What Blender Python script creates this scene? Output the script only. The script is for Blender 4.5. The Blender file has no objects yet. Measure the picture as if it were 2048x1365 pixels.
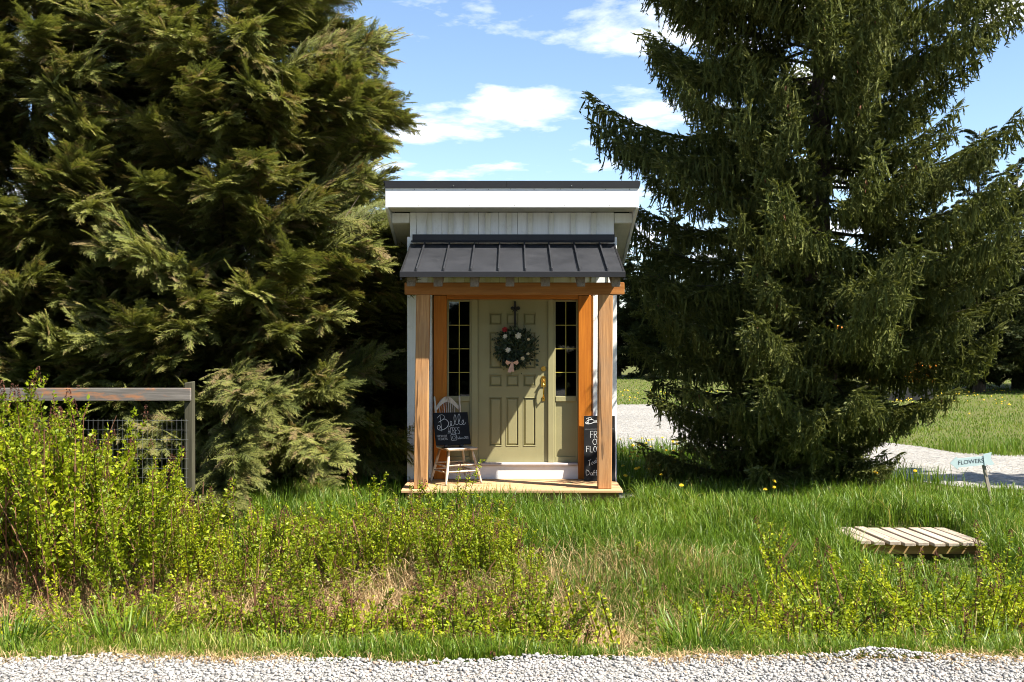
import bpy, bmesh, math, random
import numpy as np
from mathutils import Vector, Matrix, noise as mnoise

random.seed(7)
RNG = np.random.default_rng(11)
scene = bpy.context.scene
COL = scene.collection
R = math.radians

# ------------------------------------------------------------------ camera
CAM_D, CAM_Z, FPX = 13.6, 2.01, 2090.0
cam_data = bpy.data.cameras.new("camera")
cam = bpy.data.objects.new("camera", cam_data)
COL.objects.link(cam)
cam.location = (0, -CAM_D, CAM_Z)
cam.rotation_euler = (R(90), 0, 0)
cam_data.sensor_width = 36.0
cam_data.lens = FPX / 2048 * 36.0
cam_data.clip_start = 0.1
cam_data.clip_end = 2000
scene.camera = cam

# ------------------------------------------------------------------ light
SUN = Vector((1.9, -1.0, 2.75)).normalized()          # towards the sun
SUN_EL = math.asin(SUN.z)
SUN_AZ = math.atan2(SUN.x, SUN.y)                    # clockwise from +Y
world = bpy.data.worlds.new("World")
scene.world = world
world.use_nodes = True
wn, wl = world.node_tree.nodes, world.node_tree.links
wn.clear()
w_out = wn.new("ShaderNodeOutputWorld")
w_bg = wn.new("ShaderNodeBackground")
w_bg.inputs["Strength"].default_value = 0.07
sky = wn.new("ShaderNodeTexSky")
sky.sky_type = 'NISHITA'
sky.sun_disc = False
sky.sun_elevation = SUN_EL
sky.sun_rotation = SUN_AZ
sky.altitude = 50
sky.air_density = 1.0
sky.dust_density = 0.1
sky.ozone_density = 3.0
# clouds: one noise layer on a flat cloud deck, the same all round the sky
w_tc = wn.new("ShaderNodeTexCoord")
w_sep = wn.new("ShaderNodeSeparateXYZ")
wl.new(w_tc.outputs["Generated"], w_sep.inputs[0])
w_zadd = wn.new("ShaderNodeMath"); w_zadd.operation = 'ADD'; w_zadd.inputs[1].default_value = 0.16
w_zmax = wn.new("ShaderNodeMath"); w_zmax.operation = 'MAXIMUM'; w_zmax.inputs[1].default_value = 0.05
wl.new(w_sep.outputs["Z"], w_zadd.inputs[0]); wl.new(w_zadd.outputs[0], w_zmax.inputs[0])
w_dx = wn.new("ShaderNodeMath"); w_dx.operation = 'DIVIDE'
w_dy = wn.new("ShaderNodeMath"); w_dy.operation = 'DIVIDE'
wl.new(w_sep.outputs["X"], w_dx.inputs[0]); wl.new(w_zmax.outputs[0], w_dx.inputs[1])
wl.new(w_sep.outputs["Y"], w_dy.inputs[0]); wl.new(w_zmax.outputs[0], w_dy.inputs[1])
w_cmb = wn.new("ShaderNodeCombineXYZ")
wl.new(w_dx.outputs[0], w_cmb.inputs[0]); wl.new(w_dy.outputs[0], w_cmb.inputs[1])
w_map = wn.new("ShaderNodeMapping")
w_map.inputs["Location"].default_value = (19.38, 11.62, 0)
w_map.inputs["Rotation"].default_value = (0, 0, R(22))
w_map.inputs["Scale"].default_value = (1.25, 1.5, 1)
wl.new(w_cmb.outputs[0], w_map.inputs["Vector"])
w_noise = wn.new("ShaderNodeTexNoise")
w_noise.inputs["Scale"].default_value = 2.0
w_noise.inputs["Detail"].default_value = 9
w_noise.inputs["Roughness"].default_value = 0.55
w_noise.inputs["Distortion"].default_value = 0.1
wl.new(w_map.outputs[0], w_noise.inputs["Vector"])
w_ramp = wn.new("ShaderNodeValToRGB")
w_ramp.color_ramp.elements[0].position = 0.525
w_ramp.color_ramp.elements[0].color = (0, 0, 0, 1)
w_ramp.color_ramp.elements[1].position = 0.63
w_ramp.color_ramp.elements[1].color = (1, 1, 1, 1)
wl.new(w_noise.outputs["Fac"], w_ramp.inputs[0])
w_mix = wn.new("ShaderNodeMixRGB")
w_mix.inputs["Color2"].default_value = (6.2, 6.5, 6.8, 1)
wl.new(w_ramp.outputs["Color"], w_mix.inputs["Fac"])
w_sat = wn.new("ShaderNodeHueSaturation"); w_sat.inputs["Saturation"].default_value = 0.98
wl.new(sky.outputs["Color"], w_sat.inputs["Color"])
wl.new(w_sat.outputs["Color"], w_mix.inputs["Color1"])
wl.new(w_mix.outputs["Color"], w_bg.inputs["Color"])
wl.new(w_bg.outputs[0], w_out.inputs["Surface"])

sun_data = bpy.data.lights.new("sun", 'SUN')
sun_data.energy = 5.0
sun_data.angle = R(0.53)
sun_data.color = (1.0, 0.92, 0.80)
sun = bpy.data.objects.new("sun", sun_data)
COL.objects.link(sun)
sun.location = (12, -5, 19)
sun.rotation_euler = SUN.to_track_quat('Z', 'Y').to_euler()

vs = scene.view_settings
scene.display_settings.display_device = 'sRGB'
vs.view_transform = 'Standard'
vs.look = 'None'
vs.exposure = 1.7
vs.gamma = 1.0
vs.use_curve_mapping = False
cy = scene.cycles
cy.use_denoising = True
cy.filter_width = 1.0
cy.max_bounces = 6
cy.diffuse_bounces = 3
cy.glossy_bounces = 3
cy.transmission_bounces = 4
cy.transparent_max_bounces = 8
cy.caustics_reflective = False
cy.caustics_refractive = False
cy.sample_clamp_indirect = 4.0

# ------------------------------------------------------------------ helpers
def at(px, py, d):
    """the world point that the photograph shows at pixel px, py when it stands d metres in front of the camera"""
    return Vector(((px - 1024) * d / FPX, d - CAM_D, CAM_Z - (py - 682.5) * d / FPX))

def gx(px, d):
    return (px - 1024) * d / FPX

def tag(o, label=None, cat=None, group=None, kind=None):
    if label: o["label"] = label
    if cat: o["category"] = cat
    if group: o["group"] = group
    if kind: o["kind"] = kind
    return o

def empty(name, loc=(0, 0, 0), parent=None, rot=(0, 0, 0)):
    o = bpy.data.objects.new(name, None)
    COL.objects.link(o)
    o.location = loc
    o.rotation_euler = rot
    o.empty_display_size = 0.1
    o.parent = parent
    return o

def link(name, mesh, parent=None):
    o = bpy.data.objects.new(name, mesh)
    COL.objects.link(o)
    o.parent = parent
    return o

def copy_tree(o, parent=None):
    c = o.copy()
    COL.objects.link(c)
    c.parent = parent
    for ch in list(o.children):
        copy_tree(ch, c)
    return c

class MB:
    """collects boxes, tubes and faces; build() links them as one mesh object"""
    def __init__(self):
        self.bm = bmesh.new()
        self.mi = 0
    def face(self, pts):
        vs_ = [self.bm.verts.new(p) for p in pts]
        f = self.bm.faces.new(vs_)
        f.material_index = self.mi
        return f
    def hexa(self, b, t, bevel=0.0):
        """b, t: four corners each, counter-clockwise seen from the top"""
        V = [self.bm.verts.new(p) for p in list(b) + list(t)]
        fs = []
        for q in ((3, 2, 1, 0), (4, 5, 6, 7), (0, 1, 5, 4), (1, 2, 6, 5), (2, 3, 7, 6), (3, 0, 4, 7)):
            f = self.bm.faces.new([V[i] for i in q]); f.material_index = self.mi; fs.append(f)
        if bevel > 0:
            es = set()
            for f in fs: es.update(f.edges)
            bmesh.ops.bevel(self.bm, geom=list(es), offset=bevel, segments=1, affect='EDGES', clamp_overlap=True)
        return self
    def box(self, x0, x1, y0, y1, z0, z1, bevel=0.0):
        self.hexa([(x0, y0, z0), (x1, y0, z0), (x1, y1, z0), (x0, y1, z0)],
                  [(x0, y0, z1), (x1, y0, z1), (x1, y1, z1), (x0, y1, z1)], bevel)
        return self
    def slope(self, x0, x1, ya, za, yb, zb, th, bevel=0.0):
        """a sheet whose top runs from (ya, za) to (yb, zb), ya < yb"""
        self.hexa([(x0, ya, za - th), (x1, ya, za - th), (x1, yb, zb - th), (x0, yb, zb - th)],
                  [(x0, ya, za), (x1, ya, za), (x1, yb, zb), (x0, yb, zb)], bevel)
        return self
    def tube(self, pts, rad, n=8, cap=True):
        pts = [Vector(p) for p in pts]
        if not hasattr(rad, "__len__"): rad = [rad] * len(pts)
        rings = []
        up = None
        for i, p in enumerate(pts):
            d = (pts[min(i + 1, len(pts) - 1)] - pts[max(i - 1, 0)])
            d = d.normalized() if d.length > 1e-9 else Vector((0, 0, 1))
            if up is None:
                up = Vector((0, 0, 1)) if abs(d.z) < 0.9 else Vector((0, 1, 0))
            s = d.cross(up).normalized(); u = s.cross(d).normalized(); up = u
            rings.append([self.bm.verts.new(p + (s * math.cos(2 * math.pi * k / n) + u * math.sin(2 * math.pi * k / n)) * rad[i]) for k in range(n)])
        for a, b in zip(rings, rings[1:]):
            for k in range(n):
                f = self.bm.faces.new([a[k], a[(k + 1) % n], b[(k + 1) % n], b[k]])
                f.material_index = self.mi; f.smooth = True
        if cap:
            for r_, rev in ((rings[0], True), (rings[-1], False)):
                f = self.bm.faces.new(r_[::-1] if rev else r_); f.material_index = self.mi
        return self
    def ball(self, c, r, sub=1, sc=(1, 1, 1)):
        ret = bmesh.ops.create_icosphere(self.bm, subdivisions=sub, radius=r)
        for v in ret["verts"]:
            v.co = Vector((v.co.x * sc[0], v.co.y * sc[1], v.co.z * sc[2])) + Vector(c)
        for f in {f for v in ret["verts"] for f in v.link_faces}:
            f.material_index = self.mi; f.smooth = True
        return self
    def ribbon(self, pts2, w, y=0.0, closed=False, plane=None):
        """a flat pen stroke in the local xz plane"""
        pts = [Vector((p[0], p[1])) for p in pts2]
        L, Rr = [], []
        n = len(pts)
        for i, p in enumerate(pts):
            if closed:
                a, b = pts[(i - 1) % n], pts[(i + 1) % n]
            else:
                a, b = pts[max(i - 1, 0)], pts[min(i + 1, n - 1)]
            d = (b - a)
            d = d.normalized() if d.length > 1e-9 else Vector((1, 0))
            nn = Vector((-d.y, d.x)) * w * 0.5
            L.append(self.bm.verts.new((p.x + nn.x, y, p.y + nn.y)))
            Rr.append(self.bm.verts.new((p.x - nn.x, y, p.y - nn.y)))
        rng_ = range(n if closed else n - 1)
        for i in rng_:
            j = (i + 1) % n
            f = self.bm.faces.new([L[i], L[j], Rr[j], Rr[i]]); f.material_index = self.mi
        return self
    def build(self, name, mats, parent=None, loc=None, rot=None):
        me = bpy.data.meshes.new(name)
        self.bm.normal_update()
        bmesh.ops.recalc_face_normals(self.bm, faces=self.bm.faces[:])
        self.bm.to_mesh(me); self.bm.free()
        for m in (mats if isinstance(mats, (list, tuple)) else [mats]):
            me.materials.append(m)
        o = link(name, me, parent)
        if loc: o.location = loc
        if rot: o.rotation_euler = rot
        return o

def np_mesh(name, verts, tris, mats, matidx=None, tint=None):
    me = bpy.data.meshes.new(name)
    verts = np.asarray(verts, np.float32); tris = np.asarray(tris, np.int32)
    me.vertices.add(len(verts)); me.vertices.foreach_set("co", verts.ravel())
    me.loops.add(tris.size); me.loops.foreach_set("vertex_index", tris.ravel())
    me.polygons.add(len(tris))
    me.polygons.foreach_set("loop_start", np.arange(0, tris.size, 3, dtype=np.int32))
    if matidx is not None:
        me.polygons.foreach_set("material_index", np.asarray(matidx, np.int32))
    if tint is not None:
        a = me.attributes.new("tint", 'FLOAT', 'POINT')
        a.data.foreach_set("value", np.asarray(tint, np.float32))
    for m in (mats if isinstance(mats, (list, tuple)) else [mats]):
        me.materials.append(m)
    me.update(calc_edges=True)
    return me

class Tri:
    """vertex / triangle soup with a tint per vertex and a material per triangle"""
    def __init__(self): self.v, self.t, self.m, self.c, self.n = [], [], [], [], 0
    def add(self, v, t, m=0, c=0.5):
        v = np.asarray(v, np.float32).reshape(-1, 3); t = np.asarray(t, np.int64).reshape(-1, 3)
        self.v.append(v); self.t.append(t + self.n); self.n += len(v)
        self.m.append(np.full(len(t), m, np.int32))
        self.c.append(np.broadcast_to(np.asarray(c, np.float32), (len(v),)).copy())
    def arrays(self):
        return np.concatenate(self.v), np.concatenate(self.t), np.concatenate(self.m), np.concatenate(self.c)
    def mesh(self, name, mats):
        v, t, m, c = self.arrays()
        return np_mesh(name, v, t, mats, m, c)

def nrm(a):
    return a / np.maximum(np.linalg.norm(a, axis=-1, keepdims=True), 1e-9)

# ------------------------------------------------------------------ materials
class NT:
    def __init__(self, name):
        self.m = bpy.data.materials.new(name); self.m.use_nodes = True
        self.nt = self.m.node_tree; self.nt.nodes.clear()
        self.out = self.nt.nodes.new("ShaderNodeOutputMaterial")
    def n(self, t, **kw):
        nd = self.nt.nodes.new("ShaderNode" + t)
        for k, v in kw.items():
            if k in nd.inputs: nd.inputs[k].default_value = v
            else: setattr(nd, k, v)
        return nd
    def l(self, a, b): self.nt.links.new(a, b)
    def noise(self, scale, detail=4, rough=0.5, sc=(1, 1, 1), coord="Object", rot=(0, 0, 0)):
        tc = self.n("TexCoord"); mp = self.n("Mapping"); mp.inputs["Scale"].default_value = sc; mp.inputs["Rotation"].default_value = rot
        self.l(tc.outputs[coord], mp.inputs[0])
        nz = self.n("TexNoise"); nz.inputs["Scale"].default_value = scale; nz.inputs["Detail"].default_value = detail; nz.inputs["Roughness"].default_value = rough
        self.l(mp.outputs[0], nz.inputs["Vector"])
        return nz.outputs["Fac"]
    def ramp(self, fac, stops):
        r = self.n("ValToRGB"); cr = r.color_ramp
        while len(cr.elements) < len(stops): cr.elements.new(0.5)
        for e, (p, c) in zip(cr.elements, stops):
            e.position = p; e.color = (c[0], c[1], c[2], 1) if hasattr(c, "__len__") else (c, c, c, 1)
        self.l(fac, r.inputs[0])
        return r.outputs["Color"]
    def mix(self, fac, a, b, mode='MIX'):
        x = self.n("MixRGB"); x.blend_type = mode
        for s, v in ((0, fac), (1, a), (2, b)):
            if hasattr(v, "is_linked") or hasattr(v, "links"): self.l(v, x.inputs[s])
            elif s == 0: x.inputs[0].default_value = v
            else: x.inputs[s].default_value = (*v[:3], 1)
        return x.outputs[0]
    def bump(self, h, strength=0.3, dist=0.01):
        b = self.n("Bump"); b.inputs["Strength"].default_value = strength; b.inputs["Distance"].default_value = dist
        self.l(h, b.inputs["Height"]); return b.outputs[0]
    def princ(self, color, rough=0.7, normal=None, metal=0.0, spec=0.5, **kw):
        p = self.n("BsdfPrincipled")
        if hasattr(color, "links"): self.l(color, p.inputs["Base Color"])
        else: p.inputs["Base Color"].default_value = (*color, 1)
        if hasattr(rough, "links"): self.l(rough, p.inputs["Roughness"])
        else: p.inputs["Roughness"].default_value = rough
        p.inputs["Metallic"].default_value = metal
        p.inputs["Specular IOR Level"].default_value = spec
        if normal is not None: self.l(normal, p.inputs["Normal"])
        return p
    def done(self, sh):
        self.l(sh.outputs[0] if hasattr(sh, "outputs") else sh, self.out.inputs[0]); return self.m

def m_plain(name, col, rough=0.6, metal=0.0, var=0.12, scale=8.0, bump=0.0, spec=0.5):
    t = NT(name)
    nz = t.noise(scale, 5)
    c = t.mix(1.0, col, t.ramp(nz, [(0.25, 1 - var * 1.6), (0.75, 1.0)]), 'MULTIPLY')
    nr = t.bump(t.noise(scale * 6, 4), bump, 0.004) if bump else None
    return t.done(t.princ(c, rough, nr, metal, spec))

def m_wood(name, dark, light, axis='z', rough=0.75, scale=1.0, knots=True, bump=0.35, worn=None, checks=False):
    """sawn timber: grain along one axis, knots, fine saw marks"""
    t = NT(name)
    k = {'x': (0.05, 1, 1), 'y': (1, 0.05, 1), 'z': (1, 1, 0.05)}[axis]
    oi = t.n("ObjectInfo"); tc = t.n("TexCoord")
    off = t.n("VectorMath"); off.operation = 'MULTIPLY_ADD'
    cmb = t.n("CombineXYZ")
    for i in range(3): t.l(oi.outputs["Random"], cmb.inputs[i])
    t.l(cmb.outputs[0], off.inputs[0]); off.inputs[1].default_value = (37.0, 53.0, 71.0); t.l(tc.outputs["Object"], off.inputs[2])
    def nz(sc, s3, det=5, ro=0.6, dist=0.0):
        mp = t.n("Mapping"); mp.inputs["Scale"].default_value = s3; t.l(off.outputs[0], mp.inputs[0])
        n_ = t.n("TexNoise"); n_.inputs["Scale"].default_value = sc; n_.inputs["Detail"].default_value = det
        n_.inputs["Roughness"].default_value = ro; n_.inputs["Distortion"].default_value = dist
        t.l(mp.outputs[0], n_.inputs["Vector"]); return n_.outputs["Fac"]
    g = nz(38 * scale, k, 6, 0.65, 0.6)
    big = nz(3.0 * scale, tuple(1 if v == 1 else 0.3 for v in k), 3, 0.5)
    col = t.ramp(g, [(0.28, dark), (0.52, tuple((a + b) / 2 for a, b in zip(dark, light))), (0.72, light)])
    col = t.mix(1.0, col, t.ramp(big, [(0.3, 0.78), (0.7, 1.0)]), 'MULTIPLY')
    if knots:
        mp = t.n("Mapping"); mp.inputs["Scale"].default_value = tuple(1 if v == 1 else 0.42 for v in k); t.l(off.outputs[0], mp.inputs[0])
        vo = t.n("TexVoronoi"); vo.inputs["Scale"].default_value = 3.2; t.l(mp.outputs[0], vo.inputs["Vector"])
        kf = t.ramp(vo.outputs["Distance"], [(0.05, 1.0), (0.11, 0.0)])
        col = t.mix(kf, col, tuple(v * 0.45 for v in dark))
    if worn is not None:
        wf = t.ramp(nz(5.5, tuple(1 if v == 1 else 0.25 for v in k), 6, 0.7), [(0.52, 0.0), (0.6, 1.0)])
        col = t.mix(wf, col, worn)
    if checks:      # drying checks along the grain
        kk = tuple(1 if v == 1 else 0.07 for v in k)
        cf = t.ramp(nz(13 * scale, kk, 3, 0.5, 0.3), [(0.63, 0.0), (0.65, 0.85)])
        col = t.mix(cf, col, tuple(v * 0.28 for v in dark))
        sm = t.ramp(nz(2.2, tuple(1 if v == 1 else 0.5 for v in k), 5, 0.7), [(0.46, 0.0), (0.68, 0.45)])
        col = t.mix(sm, col, (0.23, 0.165, 0.11))
    nr = t.bump(g, bump, 0.006)
    return t.done(t.princ(col, rough, nr, 0, 0.25))

def m_paint_wood(name, col, dirt, axis='z', rough=0.6, amt=0.6):
    """painted boards: faint grain, dirt and mildew"""
    t = NT(name)
    k = {'x': (0.06, 1, 1), 'y': (1, 0.06, 1), 'z': (1, 1, 0.06)}[axis]
    g = t.noise(40, 5, 0.6, k)
    d1 = t.noise(9, 7, 0.7); d2 = t.noise(1.3, 3, 0.5)
    f = t.ramp(d1, [(0.52, 0.0), (0.72, amt)])
    f2 = t.ramp(d2, [(0.4, 0.2), (0.65, 1.0)])
    fm = t.mix(1.0, f, f2, 'MULTIPLY')
    oi = t.n("ObjectInfo")
    base = t.mix(1.0, col, t.ramp(g, [(0.3, 0.92), (0.6, 1.0)]), 'MULTIPLY')
    base = t.mix(1.0, base, t.ramp(oi.outputs["Random"], [(0.0, 0.9), (1.0, 1.0)]), 'MULTIPLY')
    c = t.mix(fm, base, dirt)
    sp = t.noise(150, 2, 0.5)
    c = t.mix(t.ramp(sp, [(0.73, 0.0), (0.77, 0.5)]), c, tuple(v * 0.4 for v in dirt))
    return t.done(t.princ(c, rough, t.bump(g, 0.25, 0.004), 0, 0.3))

def m_leaf(name, stops, transl=0.35, rough=0.55, spec=0.3, obj_var=0.25, sat_noise=None):
    """foliage coloured by a per-leaf tint, letting some light through"""
    t = NT(name)
    a = t.n("Attribute"); a.attribute_name = "tint"
    col = t.ramp(a.outputs["Fac"], stops)
    oi = t.n("ObjectInfo")
    col = t.mix(1.0, col, t.ramp(oi.outputs["Random"], [(0.0, 1 - obj_var), (1.0, 1.0)]), 'MULTIPLY')
    p = t.princ(col, rough, None, 0, spec)
    if transl <= 0: return t.done(p)
    tr = t.n("BsdfTranslucent"); t.l(t.mix(1.0, col, (1.0, 1.0, 0.55), 'MULTIPLY'), tr.inputs["Color"])
    mx = t.n("MixShader"); mx.inputs[0].default_value = transl
    t.l(p.outputs[0], mx.inputs[1]); t.l(tr.outputs[0], mx.inputs[2])
    return t.done(mx)

M = {}
M["white"] = m_paint_wood("white_paint", (0.82, 0.84, 0.83), (0.40, 0.38, 0.28), 'z', amt=0.45)
M["batten"] = m_paint_wood("dirty_batten_paint", (0.70, 0.70, 0.63), (0.36, 0.33, 0.24), 'z', amt=0.6)
M["white_x"] = m_paint_wood("white_paint_fascia", (0.74, 0.75, 0.75), (0.42, 0.39, 0.30), 'x', amt=0.35)
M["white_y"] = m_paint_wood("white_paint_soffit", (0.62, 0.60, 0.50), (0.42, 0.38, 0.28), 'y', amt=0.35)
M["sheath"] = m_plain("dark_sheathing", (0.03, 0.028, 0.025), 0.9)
M["metal"] = None
t = NT("black_roof_metal")
sp = t.ramp(t.noise(90, 3, 0.6), [(0.66, 0.0), (0.72, 1.0)])
st = t.noise(2.5, 5, 0.7)
c = t.mix(1.0, (0.0165, 0.018, 0.0225), t.ramp(st, [(0.3, 0.75), (0.7, 1.15)]), 'MULTIPLY')
c = t.mix(sp, c, (0.07, 0.07, 0.07))
M["metal"] = t.done(t.princ(c, t.ramp(st, [(0.3, 0.42), (0.7, 0.6)]), t.bump(t.noise(3, 2), 0.05, 0.01), 0.0, 0.5))
M["metal_trim"] = m_plain("black_trim_metal", (0.010, 0.010, 0.012), 0.45, 0, 0.15, 4)
M["post"] = m_wood("rough_sawn_fir", (0.30, 0.135, 0.048), (0.58, 0.315, 0.135), 'z', 0.85, 1.0, True, 0.6, None, True)
M["beam"] = m_wood("stained_cedar_beam", (0.28, 0.10, 0.022), (0.44, 0.185, 0.045), 'x', 0.6)
M["cedar"] = m_wood("stained_cedar", (0.36, 0.105, 0.012), (0.60, 0.21, 0.025), 'z', 0.45, 0.7, True, 0.2)
M["cedar_x"] = m_wood("stained_cedar_header", (0.36, 0.105, 0.012), (0.58, 0.20, 0.025), 'x', 0.45, 0.7, True, 0.2)
M["rafter"] = m_wood("weathered_rafter", (0.13, 0.105, 0.085), (0.30, 0.24, 0.18), 'y', 0.9, 1.0, False, 0.5)
M["deck"] = m_wood("deck_fir", (0.40, 0.235, 0.115), (0.60, 0.39, 0.21), 'x', 0.8, 0.8, True, 0.3, None, True)
M["skirt"] = m_wood("treated_skirt", (0.22, 0.14, 0.055), (0.38, 0.26, 0.11), 'x', 0.85, 0.8)
M["door"] = m_plain("sage_door_paint", (0.285, 0.265, 0.135), 0.5, 0, 0.08, 3)
M["door_trim"] = m_plain("sage_trim_paint", (0.30, 0.28, 0.145), 0.55, 0, 0.08, 3)
M["gold"] = m_plain("polished_brass", (0.75, 0.48, 0.10), 0.22, 1.0, 0.1, 10)
M["muntin"] = m_plain("brass_grille", (0.36, 0.30, 0.05), 0.5, 0.2, 0.05, 10)
M["threshold"] = m_plain("grey_threshold", (0.50, 0.45, 0.44), 0.6, 0, 0.15, 12)
t = NT("window_glass")
fr = t.n("Fresnel"); fr.inputs["IOR"].default_value = 1.6
gl = t.n("BsdfGlossy"); gl.inputs["Roughness"].default_value = 0.02; gl.inputs["Color"].default_value = (0.9, 0.92, 0.95, 1)
tr = t.n("BsdfTransparent"); tr.inputs["Color"].default_value = (0.55, 0.57, 0.55, 1)
mx = t.n("MixShader"); t.l(fr.outputs[0], mx.inputs[0]); t.l(tr.outputs[0], mx.inputs[1]); t.l(gl.outputs[0], mx.inputs[2])
M["glass"] = t.done(mx)
M["board"] = m_plain("chalkboard_black", (0.010, 0.011, 0.013), 0.7, 0, 0.4, 9, 0, 0.2)
M["chalk"] = m_plain("white_chalk", (0.62, 0.64, 0.64), 0.9, 0, 0.3, 60)
M["chair"] = m_wood("flaking_cream_chair_paint", (0.50, 0.44, 0.35), (0.62, 0.56, 0.46), 'z', 0.7, 1.0, False, 0.2, worn=(0.24, 0.15, 0.09))
M["grey_wood"] = m_wood("weathered_fence_wood", (0.09, 0.082, 0.075), (0.24, 0.22, 0.20), 'x', 0.9, 0.8, True, 0.4, worn=(0.30, 0.145, 0.075))
M["grey_post"] = m_wood("mossy_post_wood", (0.035, 0.034, 0.022), (0.085, 0.08, 0.052), 'z', 0.9, 0.8, False, 0.5)
M["stake"] = m_wood("grey_stake_wood", (0.22, 0.19, 0.15), (0.42, 0.37, 0.30), 'z', 0.85, 1.0, False)
M["plank"] = m_wood("sun_bleached_plank", (0.27, 0.215, 0.165), (0.46, 0.39, 0.32), 'y', 0.85, 0.8, True, 0.4)
M["wire"] = m_plain("galvanised_wire", (0.17, 0.18, 0.185), 0.5, 0.2, 0.1)
M["sign"] = m_plain("pale_blue_sign_paint", (0.42, 0.54, 0.56), 0.5, 0, 0.08, 5)
M["sign_text"] = m_plain("dark_lettering", (0.03, 0.045, 0.06), 0.6, 0, 0.1)
M["sign_edge"] = m_plain("sign_border_paint", (0.62, 0.74, 0.76), 0.5, 0, 0.05)
M["black_iron"] = m_plain("black_ribbon", (0.012, 0.012, 0.013), 0.6)
M["bow"] = m_plain("pink_ribbon", (0.66, 0.43, 0.35), 0.7, 0, 0.15, 30)
M["petal"] = m_plain("white_petal", (0.75, 0.72, 0.62), 0.7, 0, 0.15, 40)
M["petal_cream"] = m_plain("cream_petal", (0.72, 0.62, 0.38), 0.7, 0, 0.15, 40)
M["petal_red"] = m_plain("red_petal", (0.40, 0.012, 0.018), 0.6, 0, 0.3, 40)
M["yellow"] = m_plain("dandelion_yellow", (0.80, 0.55, 0.01), 0.7, 0, 0.2, 40)
M["bark"] = m_wood("conifer_bark", (0.05, 0.038, 0.028), (0.14, 0.105, 0.075), 'z', 0.95, 0.5, False, 0.8)
M["twig"] = m_plain("grey_twig", (0.10, 0.075, 0.05), 0.9, 0, 0.3, 20)
M["cypress"] = m_leaf("cypress_foliage", [(0.0, (0.060, 0.086, 0.020)), (0.5, (0.170, 0.195, 0.048)), (0.85, (0.27, 0.28, 0.072)), (1.0, (0.25, 0.185, 0.085))], 0.38, 0.6, 0.25, 0.3)
M["spruce"] = m_leaf("spruce_needles", [(0.0, (0.034, 0.052, 0.015)), (0.5, (0.120, 0.145, 0.034)), (0.85, (0.215, 0.232, 0.060)), (1.0, (0.27, 0.305, 0.155))], 0.22, 0.6, 0.15, 0.3)
M["far_leaf"] = m_leaf("far_conifer_foliage", [(0.0, (0.018, 0.030, 0.010)), (0.5, (0.040, 0.055, 0.016)), (1.0, (0.075, 0.080, 0.025))], 0.15, 0.7, 0.15, 0.3)
M["grass"] = m_leaf("meadow_grass", [(0.0, (0.048, 0.100, 0.008)), (0.5, (0.105, 0.185, 0.012)), (0.85, (0.19, 0.25, 0.020)), (1.0, (0.36, 0.30, 0.12))], 0.38, 0.45, 0.4, 0.0)
M["dry"] = m_leaf("dry_thatch", [(0.0, (0.14, 0.075, 0.035)), (0.5, (0.38, 0.26, 0.13)), (1.0, (0.60, 0.47, 0.27))], 0.2, 0.7, 0.2, 0.0)
M["spirea"] = m_leaf("spirea_leaf", [(0.0, (0.11, 0.165, 0.006)), (0.5, (0.225, 0.285, 0.009)), (1.0, (0.43, 0.46, 0.016))], 0.42, 0.5, 0.3, 0.12)
M["stem"] = m_plain("red_brown_stem", (0.17, 0.075, 0.035), 0.8, 0, 0.3, 20)
M["seed"] = m_plain("rusty_seed_head", (0.13, 0.042, 0.020), 0.9, 0, 0.4, 40)
M["dead_twig"] = m_plain("dead_pale_twig", (0.26, 0.21, 0.16), 0.9, 0, 0.3, 20)
M["cone"] = m_plain("brown_spruce_cone", (0.20, 0.085, 0.035), 0.8, 0, 0.3, 40)
M["orange"] = m_plain("orange_machine_paint", (0.75, 0.25, 0.01), 0.45, 0, 0.1, 4)
M["black_rubber"] = m_plain("black_rubber", (0.02, 0.02, 0.02), 0.8)
M["white_gloss"] = m_plain("white_panel", (0.8, 0.8, 0.8), 0.5)

# ------------------------------------------------------------------ ground, road, drive
_PY = np.array([-60, -20, -7.86, -7.7, -7.45, -7.0, -6.4, -5.8, -5.1, -4.1, -3.1, -2.1, -1.0, 0, 400.])
_PZ = np.array([.2, .2, .22, .20, .11, -.12, -.52, -.62, -.50, -.26, -.10, -.02, 0, 0, 0.])
def smooth_profile(y):
    y = np.asarray(y, float); o = 0
    for k in (-0.25, -0.12, 0, 0.12, 0.25): o = o + np.interp(y + k * np.clip((y + 8.2) / 0.8, 0, 1), _PY, _PZ)
    return o / 5
def ground_z(x, y):
    x = np.asarray(x, float); y = np.asarray(y, float)
    z = smooth_profile(y)
    w = np.clip((y + 7.6) / 0.8, 0, 1) * np.clip((0.2 - y) / 1.5, 0, 1)
    z = z - 0.26 * np.exp(-((x - 4.15) / .55) ** 2 - ((y + 2.75) / .42) ** 2)
    return z + w * (0.05 * np.sin(x * 1.3 + 0.6) * np.cos(y * 1.1) + 0.035 * np.sin(x * 2.9 + y * 2.1))

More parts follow.
